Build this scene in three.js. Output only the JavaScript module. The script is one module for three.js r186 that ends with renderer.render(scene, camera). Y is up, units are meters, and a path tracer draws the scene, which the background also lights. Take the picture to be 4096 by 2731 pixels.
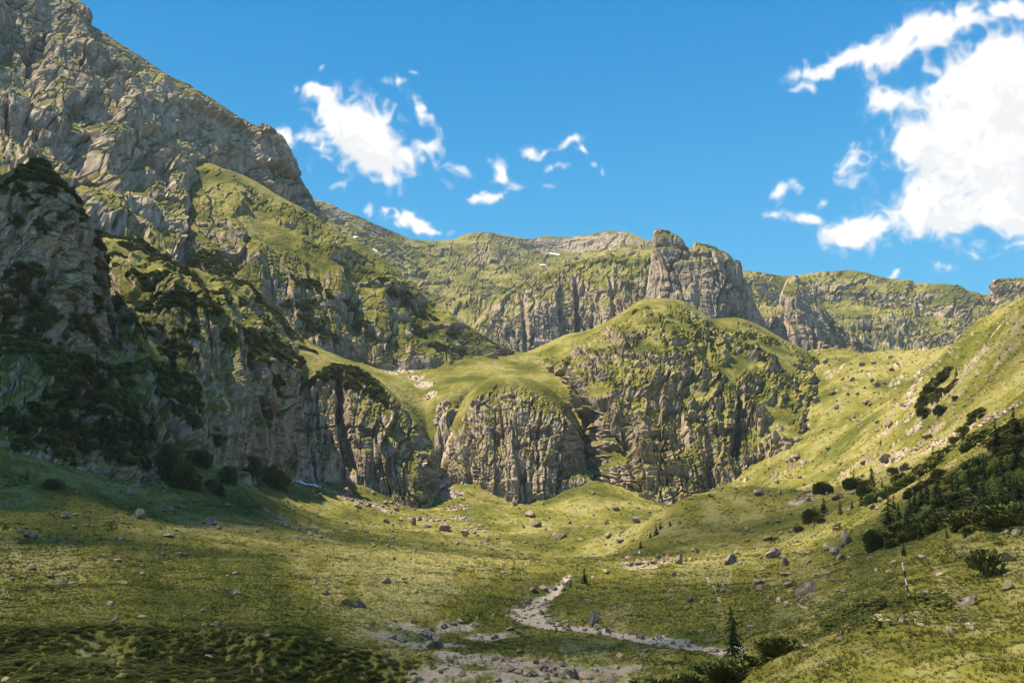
import * as THREE from 'three';
import { mergeGeometries } from 'three/addons/utils/BufferGeometryUtils.js';

// ---------------------------------------------------------------- camera, sky, sun, exposure
const scene = new THREE.Scene();
const camera = new THREE.PerspectiveCamera(42.1, 1024 / 682, 0.5, 20000);
camera.position.set(0, 1.7, 0);
camera.rotation.set(THREE.MathUtils.degToRad(11.55), 0, 0);
const renderer = new THREE.WebGLRenderer({ antialias: true });
renderer.toneMapping = THREE.LinearToneMapping;
renderer.toneMappingExposure = 2.7;
renderer.shadowMap.enabled = true;
const SUN = new THREE.Vector3(-0.49, 0.86, -0.10).normalize();
const sun = new THREE.DirectionalLight(new THREE.Color().setRGB(1, 0.88, 0.67), 5.0);
sun.name = 'sun'; sun.position.copy(SUN).multiplyScalar(3000); sun.castShadow = true; sun.shadow.radius = 1;
Object.assign(sun.shadow.camera, { left: -1600, right: 1600, top: 1600, bottom: -1600, near: 100, far: 8000 });
sun.shadow.mapSize.set(4096, 4096);
scene.add(sun, sun.target);
scene.fog = new THREE.FogExp2(new THREE.Color().setRGB(0.72, 0.84, 1.0), 0.00004);

// ---------------------------------------------------------------- helpers: random numbers and noise
function rng(seed) { let a = seed >>> 0; return () => { a = (a + 0x6D2B79F5) >>> 0; let t = a; t = Math.imul(t ^ (t >>> 15), t | 1); t ^= t + Math.imul(t ^ (t >>> 7), t | 61); return ((t ^ (t >>> 14)) >>> 0) / 4294967296; }; }
const PERM = new Uint8Array(512); { const r = rng(7), p = [...Array(256).keys()]; for (let i = 255; i > 0; i--) { const j = Math.floor(r() * (i + 1)); [p[i], p[j]] = [p[j], p[i]]; } for (let i = 0; i < 512; i++) PERM[i] = p[i & 255]; }
const GX = new Float32Array(256), GY = new Float32Array(256), GZ = new Float32Array(256);
{ const r = rng(11); for (let i = 0; i < 256; i++) { const z = r() * 2 - 1, a = r() * 6.28318, s = Math.sqrt(1 - z * z); GX[i] = s * Math.cos(a) * 1.5; GY[i] = s * Math.sin(a) * 1.5; GZ[i] = z * 1.5; } }
function noise(x, y, z) {
  const xf = Math.floor(x), yf = Math.floor(y), zf = Math.floor(z), X = xf & 255, Y = yf & 255, Z = zf & 255; x -= xf; y -= yf; z -= zf;
  const u = x * x * x * (x * (x * 6 - 15) + 10), v = y * y * y * (y * (y * 6 - 15) + 10), w = z * z * z * (z * (z * 6 - 15) + 10);
  const A = PERM[X] + Y, B = PERM[X + 1] + Y, AA = PERM[A] + Z, AB = PERM[A + 1] + Z, BA = PERM[B] + Z, BB = PERM[B + 1] + Z;
  const g = (h, a, b, c) => GX[h] * a + GY[h] * b + GZ[h] * c;
  const l1 = g(PERM[AA], x, y, z), l2 = g(PERM[BA], x - 1, y, z), l3 = g(PERM[AB], x, y - 1, z), l4 = g(PERM[BB], x - 1, y - 1, z);
  const m1 = g(PERM[AA + 1], x, y, z - 1), m2 = g(PERM[BA + 1], x - 1, y, z - 1), m3 = g(PERM[AB + 1], x, y - 1, z - 1), m4 = g(PERM[BB + 1], x - 1, y - 1, z - 1);
  const a = l1 + u * (l2 - l1), b = l3 + u * (l4 - l3), c = m1 + u * (m2 - m1), d = m3 + u * (m4 - m3), e = a + v * (b - a), f = c + v * (d - c);
  return e + w * (f - e);
}
function fbm(x, y, z, n = 4) { let s = 0, a = 0.5; for (let i = 0; i < n; i++) { s += a * noise(x, y, z); x = x * 2.03 + 7.1; y = y * 2.03 + 3.7; z = z * 2.03 + 1.3; a *= 0.5; } return s; }
function ridged(x, y, z, n = 4) { let s = 0, a = 0.5; for (let i = 0; i < n; i++) { s += a * (1 - 2 * Math.abs(noise(x, y, z))); x = x * 2.03 + 5.1; y = y * 2.03 + 9.7; z = z * 2.03 + 2.3; a *= 0.5; } return s; }
const CELL = { f1: 0, f2: 0, id: 0 };
function cells(x, y, z) {           // distance to the two nearest scattered points, and a number for the nearest
  const xi = Math.floor(x), yi = Math.floor(y), zi = Math.floor(z); let f1 = 9, f2 = 9, id = 0;
  for (let k = -1; k < 2; k++) for (let j = -1; j < 2; j++) for (let i = -1; i < 2; i++) {
    const h = PERM[PERM[PERM[(xi + i) & 255] + ((yi + j) & 255)] + ((zi + k) & 255)], h2 = PERM[h + 37], h3 = PERM[h2 + 91];
    const dx = xi + i + h / 256 - x, dy = yi + j + h2 / 256 - y, dz = zi + k + h3 / 256 - z, d = dx * dx + dy * dy + dz * dz;
    if (d < f1) { f2 = f1; f1 = d; id = h3; } else if (d < f2) f2 = d;
  }
  CELL.f1 = Math.sqrt(f1); CELL.f2 = Math.sqrt(f2); CELL.id = id / 255;
}
const clamp = (x, a = 0, b = 1) => x < a ? a : x > b ? b : x;
const smooth = (a, b, x) => { const t = clamp((x - a) / (b - a)); return t * t * (3 - 2 * t); };
const mix = (a, b, t) => a + (b - a) * t;
const names = {};
function numbered(n) { const k = names[n] = (names[n] ?? -1) + 1; return k ? n + '_' + String(k).padStart(3, '0') : n; }
function tag(o, label, category, group, kind) { Object.assign(o.userData, { label, category }); if (group) o.userData.group = group; if (kind) o.userData.kind = kind; return o; }
function put(name, geometry, material, parent = scene) { const m = new THREE.Mesh(geometry, material); m.name = parent === scene ? numbered(name) : name; m.castShadow = m.receiveShadow = true; parent.add(m); return m; }
// ---------------------------------------------------------------- sky: clear blue with fair-weather cloud, as one map of directions
{
  const W = 4096, H = 2048, data = new Float32Array(W * H * 4), D2R = Math.PI / 180;
  // clouds: bearing (degrees east of the view's middle), height above the horizon, half width, half height, tilt, thickness
  const CLOUDS = [[-10.6,24.27,2.79,1.62,-20,1.3], [-13,25.78,1.45,0.77,-35,0.8], [-14.32,23.76,1.28,0.47,0,0.7], [-8.37,23.35,2.07,0.93,-20,0.9], [-6.31,23.71,0.83,0.8,0,0.45], [-13.8,21.96,0.73,0.32,-35,0.5], [-8.76,21.85,0.29,0.59,0,0.5], [-13.76,26.55,0.92,0.28,0,0.6], [-13.14,28.52,0.52,0.2,20,0.6], [-8.22,27.76,0.72,0.36,0,0.45], [-7.03,28.08,0.66,0.15,-15,0.6], [-6.52,26.03,1.2,0.29,-48,0.75], [-1.07,22.08,0.6,0.97,15,0.85], [-2.02,20.52,1.36,0.44,12,0.85], [-0.03,21.13,1.19,0.35,10,0.75], [-3.46,22.45,1.07,0.54,15,0.36], [2.07,23.83,1.02,0.21,-8,0.65], [4.02,23.9,0.96,0.24,5,0.65], [5.15,23.43,0.54,0.21,-25,0.6], [6.08,22.59,0.3,0.35,-20,0.6], [2.96,22.63,0.54,0.22,0,0.45], [2.35,21.5,0.65,0.16,0,0.34], [-7.22,19.01,1.81,0.55,-12,1.0], [-5.6,18.35,1.31,0.33,-10,0.9], [7.17,19.34,0.41,0.14,0,0.3], [-11.62,21,0.57,0.27,20,0.3], [29.06,21.36,3.54,2.84,0,1.3], [31.52,23.73,2.58,2.16,0,1.3], [28,28.17,2.24,0.91,10,1.1], [24.63,27.43,2,0.99,15,1.1], [21.7,27.09,1.96,0.82,10,1.0], [19.79,27.01,0.97,0.54,0,0.42], [29.92,17.54,2.81,1.44,0,1.0], [25.8,18.68,2.12,1.29,0,1.0], [22.71,17.43,1.85,0.72,0,0.95], [19.68,18.42,1.56,0.42,-8,0.9], [17.31,18.98,0.7,0.32,0,0.7], [32.06,28.11,1.97,0.48,0,0.9], [24.89,24.82,1.48,1.08,0,1.0], [25.62,21.97,1.45,1.46,0,0.9], [18.02,20.31,0.54,0.47,0,0.6], [22.12,21.11,0.77,0.76,-40,0.36], [20.67,19.31,0.41,0.31,0,0.5], [26.86,14.69,0.46,0.28,0,0.5], [24.2,14.43,0.63,0.2,0,0.45], [28.44,15.34,0.68,0.39,0,0.35], [30.16,25.92,2.24,1.36,0,0.9], [27.87,24.75,1.41,1.17,0,0.7], [31.09,20.01,2.56,2.8,0,1.0], [21.41,17.06,1.26,0.52,-10,0.8], [26.61,17.05,2.08,0.99,0,0.9], [-15.71,23.31,1.12,0.52,0,0.6], [-11.52,25.25,2.05,1.29,-30,0.6], [-9.35,21.95,1.75,0.64,-25,0.6], [32.79,21.32,2.48,4.52,0,1.1], [32.2,16.18,1.66,1.42,0,0.9]];
  const put4 = (i, r, g, b) => { data[i] = r; data[i + 1] = g; data[i + 2] = b; data[i + 3] = 1; };
  function density(az, el, near) {
    const wx = fbm(az * 0.35, el * 0.35, 3.3, 3) * 2.2, wy = fbm(az * 0.35 + 9, el * 0.35, 8.3, 3) * 1.6; let m = 0;
    for (const c of near) { const dx = az + wx - c[0], dy = el + wy - c[1], cs = Math.cos(c[4] * D2R), sn = Math.sin(c[4] * D2R), a = (dx * cs + dy * sn) / c[2], e = (-dx * sn + dy * cs) / c[3], q = a * a + e * e; if (q < 4) m += c[5] * Math.exp(-1.5 * q); }
    if (m < 0.02) return -1;
    const fx = az * 0.5 + 1.3 * noise(az * 0.8, el * 0.8, 4), fy = el * 0.62 + 1.3 * noise(az * 0.8 + 5, el * 0.8, 7);
    return Math.min(m, 1.3) * 1.2 + fbm(fx, fy, 5.5, 8) + 0.42 * ridged(fx * 2.1, fy * 2.1, 1.5, 6) - 0.36;
  }
  for (let row = 0; row < H; row++) {
    const el = ((row + 0.5) / H - 0.5) * 180, up = Math.max(0, Math.sin(el * D2R));
    const t = smooth(0.12, 0.62, up), ck = 1 / Math.max(0.16, up + 0.12);
    const near = CLOUDS.filter((c) => Math.abs(c[1] - el) < 2.2 * Math.max(c[2], c[3]) + 1);
    for (let col = 0; col < W; col++) {
      const i = (row * W + col) * 4;
      let az = ((col + 0.5) / W - 0.5) * 360 + 90; if (az > 180) az -= 360;     // 0 = straight ahead (-z), positive to the right
      let r = mix(0.045, 0.0003, Math.pow(t, 0.55)), g = mix(0.200, 0.096, Math.pow(t, 0.9)), b = mix(0.340, 0.250, t);
      if (el > 0) {
        let f = -1, lit = 0.5;
        const inView = Math.abs(az) < 42 && el < 40;
        if (inView && el > 10 && near.length) {
          f = density(az, el, near); if (f > 0) lit = smooth(-0.35, 0.45, f - density(az - 0.9, el + 1.3, near));
        }
        if (!inView || el > 32) {
          const cx = Math.sin(az * D2R) * Math.cos(el * D2R) * ck, cz = Math.cos(az * D2R) * Math.cos(el * D2R) * ck;
          const o = 0.9 * fbm(cx * 1.6 + 4, cz * 1.6, 2.2, 6) + 0.12, k = inView ? smooth(32, 40, el) : smooth(42, 56, Math.abs(az)) ;
          f = Math.max(f, mix(-1, o, Math.max(k, inView ? 0 : smooth(36, 44, el))));
        }
        if (f > 0) {
          const a = Math.pow(smooth(-0.06, 0.85, f), 1.2), s = mix(0.84, 1.04, Math.max(lit, 0.25 + 0.5 * smooth(0.9, 0.3, f)));
          r = mix(r, 0.385 * s, a); g = mix(g, 0.385 * s, a); b = mix(b, 0.388 * s, a);
        }
      }
      put4(i, r, g, b);
    }
  }
  const sky = new THREE.DataTexture(data, W, H, THREE.RGBAFormat, THREE.FloatType);
  sky.mapping = THREE.EquirectangularReflectionMapping; sky.magFilter = THREE.LinearFilter; sky.minFilter = THREE.LinearFilter; sky.needsUpdate = true;
  scene.background = sky; scene.environment = sky;
}
// ---------------------------------------------------------------- the land: rock masses lofted through surveyed lines, then broken into blocks, ledges and gullies
const earth = new THREE.MeshPhysicalMaterial({ vertexColors: true, roughness: 1, metalness: 0, specularIntensity: 0.15 });
earth.name = 'rock and turf';
function spline(p0, p1, p2, p3, t) { const t2 = t * t, t3 = t2 * t; return 0.5 * (2 * p1 + (p2 - p0) * t + (2 * p0 - 5 * p1 + 4 * p2 - p3) * t2 + (3 * p1 - p0 - 3 * p2 + p3) * t3); }
function resample(flat, n) {        // n points evenly along a line through the given points
  const m = flat.length / 3, at = [0];
  for (let i = 1; i < m; i++) at.push(at[i - 1] + Math.hypot(flat[3 * i] - flat[3 * i - 3], flat[3 * i + 1] - flat[3 * i - 2], 0.3 * (flat[3 * i + 2] - flat[3 * i - 1])));
  const out = new Float64Array(n * 3);
  for (let k = 0, j = 0; k < n; k++) {
    const s = at[m - 1] * k / (n - 1); while (j < m - 2 && at[j + 1] < s) j++;
    const t = (s - at[j]) / (at[j + 1] - at[j] || 1), a = Math.max(j - 1, 0), d = Math.min(j + 2, m - 1);
    for (let c = 0; c < 3; c++) { const lin = mix(flat[3 * j + c], flat[3 * j + 3 + c], t), cr = spline(flat[3 * a + c], flat[3 * j + c], flat[3 * j + 3 + c], flat[3 * d + c], t); out[3 * k + c] = mix(lin, cr, 0.6); }
  }
  return out;
}
const BLOCK = { id: 0, gap: 0, tilt: 0 };
function blocks(x, y, z) {          // the block of broken rock that a point belongs to: its number, the gap to the next, how its face leans here
  const xi = Math.floor(x), yi = Math.floor(y), zi = Math.floor(z); let f1 = 9, f2 = 9, id = 0, ex = 0, ey = 0, ez = 0;
  for (let k = -1; k < 2; k++) for (let j = -1; j < 2; j++) for (let i = -1; i < 2; i++) {
    const h = PERM[PERM[PERM[(xi + i) & 255] + ((yi + j) & 255)] + ((zi + k) & 255)], h2 = PERM[h + 37], h3 = PERM[h2 + 91];
    const dx = xi + i + h / 256 - x, dy = yi + j + h2 / 256 - y, dz = zi + k + h3 / 256 - z, d = Math.max(Math.abs(dx) + 0.35 * Math.abs(dz), Math.abs(dz) + 0.35 * Math.abs(dx), Math.abs(dy));
    if (d < f1) { f2 = f1; f1 = d; id = h3; ex = dx; ey = dy; ez = dz; } else if (d < f2) f2 = d;
  }
  BLOCK.id = PERM[id] / 255; BLOCK.gap = f2 - f1; BLOCK.tilt = (PERM[id + 17] / 255 - 0.5) * ex + (PERM[id + 71] / 255 - 0.5) * ez + (PERM[id + 133] / 255 - 0.62) * ey;
}
function breakRock(x, y, z, u, v, S, f, big) {  // metres that the rock face stands proud; u runs along the face, v down it
  const ledge = f.ledge, fine = f.fine ?? 1, X = x / S, Y = y / S, Z = z / S, P = u / S + (f.lean ?? 0.1) * v / S, Q = v / S;
  const wx = 2.4 * noise(X / 9, Y / 21, Z / 9) + 0.7 * noise(X / 2.6, Y / 7, Z / 2.6), wy = 3 * noise(X / 15 + 5, Y / 9, Z / 15);
  const rough = smooth(-0.35, 0.45, fbm(X / 40 + 9, Y / 40, Z / 40, 2));          // smooth slabs here, shattered rock there
  blocks((P + 1.6 * wx) / 19, (Q + wy) / 62, 0.5);
  let d = big * ((BLOCK.id - 0.5) * 5.0 + BLOCK.tilt * 7.0) - 4.6 * (1 - smooth(0.003, 0.05, BLOCK.gap)) * smooth(-0.35, 0.15, noise(X / 20, Y / 20, Z / 20 + 8));
  blocks((P + wx) / 6.3 + 7, (Q + 0.7 * wy) / 21, 0.5);
  d += ((BLOCK.id - 0.5) * 1.7 + BLOCK.tilt * 1.8 - 1.8 * (1 - smooth(0.004, 0.085, BLOCK.gap))) * (0.5 + 0.5 * rough) * fine;
  blocks((P + 0.6 * wx) / 2.4 + 3, (Q + 0.5 * wy) / 5.5, 0.5);
  d += ((BLOCK.id - 0.5) * 0.75 + BLOCK.tilt * 1.0 - 0.35 * (1 - smooth(0, 0.1, BLOCK.gap))) * (0.1 + 0.9 * rough) * fine;
  d += 8.0 * (ridged(X / 52 + 3, Y / 110, Z / 52, 3) - 0.2) * big + big * 4.5 * (ridged((P + 2 * wx) / 34, Q / 170, f.seed, 2) - 0.25) + (f.ribs ?? 2.0) * (ridged((P + 1.5 * wx) / 11, Q / 70, f.seed + 0.5, 2) - 0.2) * (0.6 + 0.4 * fine) + 0.3 * (f.ribs ?? 2.0) * ridged((P + 0.6 * wx) / 3.6, Q / 30, f.seed + 5.5, 2);
  const bed = (Y + 1.2 * wy + 1.5 * noise(X / 10, 3, Z / 10)) / 6.3, bf = Math.abs(bed - Math.floor(bed) - 0.5); d -= 1.1 * (1 - smooth(0.0, 0.09, bf)) * smooth(0, 0.3, noise(X / 14, Math.floor(bed) * 3.1, Z / 14));
  const dip = f.dip ?? 0, t = (Y + dip * X + 6 * noise(X / 26, Y / 30, Z / 26) + 1.6 * noise(X / 6, Y / 9, Z / 6)) / 10.5, fl = Math.floor(t), s = t - fl, run = 0.80, step = s < run ? s / run : (1 - s) / (1 - run);
  const t2 = (Y + dip * X + wy + 2.2 * noise(X / 5 + 4, Y / 6, Z / 5)) / 3.3, s2 = t2 - Math.floor(t2), step2 = s2 < 0.72 ? s2 / 0.72 : (1 - s2) / 0.28;
  d += ledge * (5.2 * (step - 0.5) * smooth(-0.3, 0.3, noise(X / 28, fl * 1.7, Z / 28 + 4)) + 1.5 * (step2 - 0.5) * smooth(-0.4, 0.3, noise(X / 12, Y / 9, Z / 12 + 14)) * fine);
  d += 0.16 * fbm(X / 1.1, Y / 1.5, Z / 1.1, 2);
  return d * S * (f.amp ?? 1);
}
const shade = (c, r, g, b) => { c[0] = r; c[1] = g; c[2] = b; };
const TURF = [[0.133, 0.119, 0.026], [0.088, 0.089, 0.016], [0.182, 0.168, 0.062], [0.049, 0.058, 0.011], [0.142, 0.104, 0.036]];
const STONE = [[0.295, 0.235, 0.177], [0.082, 0.061, 0.043], [0.415, 0.346, 0.273], [0.205, 0.162, 0.121], [0.31, 0.18, 0.07]];
function turfColour(c, x, y, z, S, dry) {
  const a = fbm(x / (38 * S), y / (38 * S), z / (38 * S), 4) * 1.7, b = fbm(x / (7 * S) + 3, y / (5 * S), z / (7 * S), 3) * 1.6, f = noise(x / (1.1 * S), y / (0.8 * S), z / (1.1 * S));
  let k = TURF[0]; c[0] = k[0]; c[1] = k[1]; c[2] = k[2];
  const add = (k, w) => { w = clamp(w); c[0] = mix(c[0], k[0], w); c[1] = mix(c[1], k[1], w); c[2] = mix(c[2], k[2], w); };
  add(TURF[1], 0.5 + 1.6 * a); add(TURF[2], smooth(0.05, 0.5, b - a) * (0.5 + dry)); add(TURF[3], smooth(0.1, 0.55, a + 0.5 * b) * 0.9); add(TURF[4], smooth(0.25, 0.6, b + 0.3 * f) * (0.15 + dry * 0.6));
  const m = 1 + 0.28 * f; c[0] *= m; c[1] *= m; c[2] *= m;
}
function stoneColour(c, x, y, z, S) {
  const a = fbm(x / (26 * S), y / (40 * S), z / (26 * S), 3) * 1.8, st = noise(x / (2.4 * S), y / (17 * S), z / (2.4 * S)) + 0.5 * noise(x / (0.9 * S), y / (6 * S), z / (0.9 * S)), f = noise(x / (1.5 * S), y / (1.3 * S), z / (1.5 * S));
  c[0] = STONE[0][0]; c[1] = STONE[0][1]; c[2] = STONE[0][2];
  const add = (k, w) => { w = clamp(w); c[0] = mix(c[0], k[0], w); c[1] = mix(c[1], k[1], w); c[2] = mix(c[2], k[2], w); };
  add(STONE[3], 0.5 + a); add(STONE[1], smooth(0.15, 0.7, st) * 0.8); add(STONE[2], smooth(0.15, 0.65, -st + 0.3 * f) * 0.75); add(STONE[4], smooth(0.55, 0.8, noise(x / (9 * S) + 50, y / (7 * S), z / (9 * S)) + 0.2 * f) * 0.55);
  const m = 1 + 0.25 * f; c[0] *= m; c[1] *= m; c[2] *= m;
}
const LAND = [];                    // every built sheet of land, for what grows and lies on it
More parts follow.
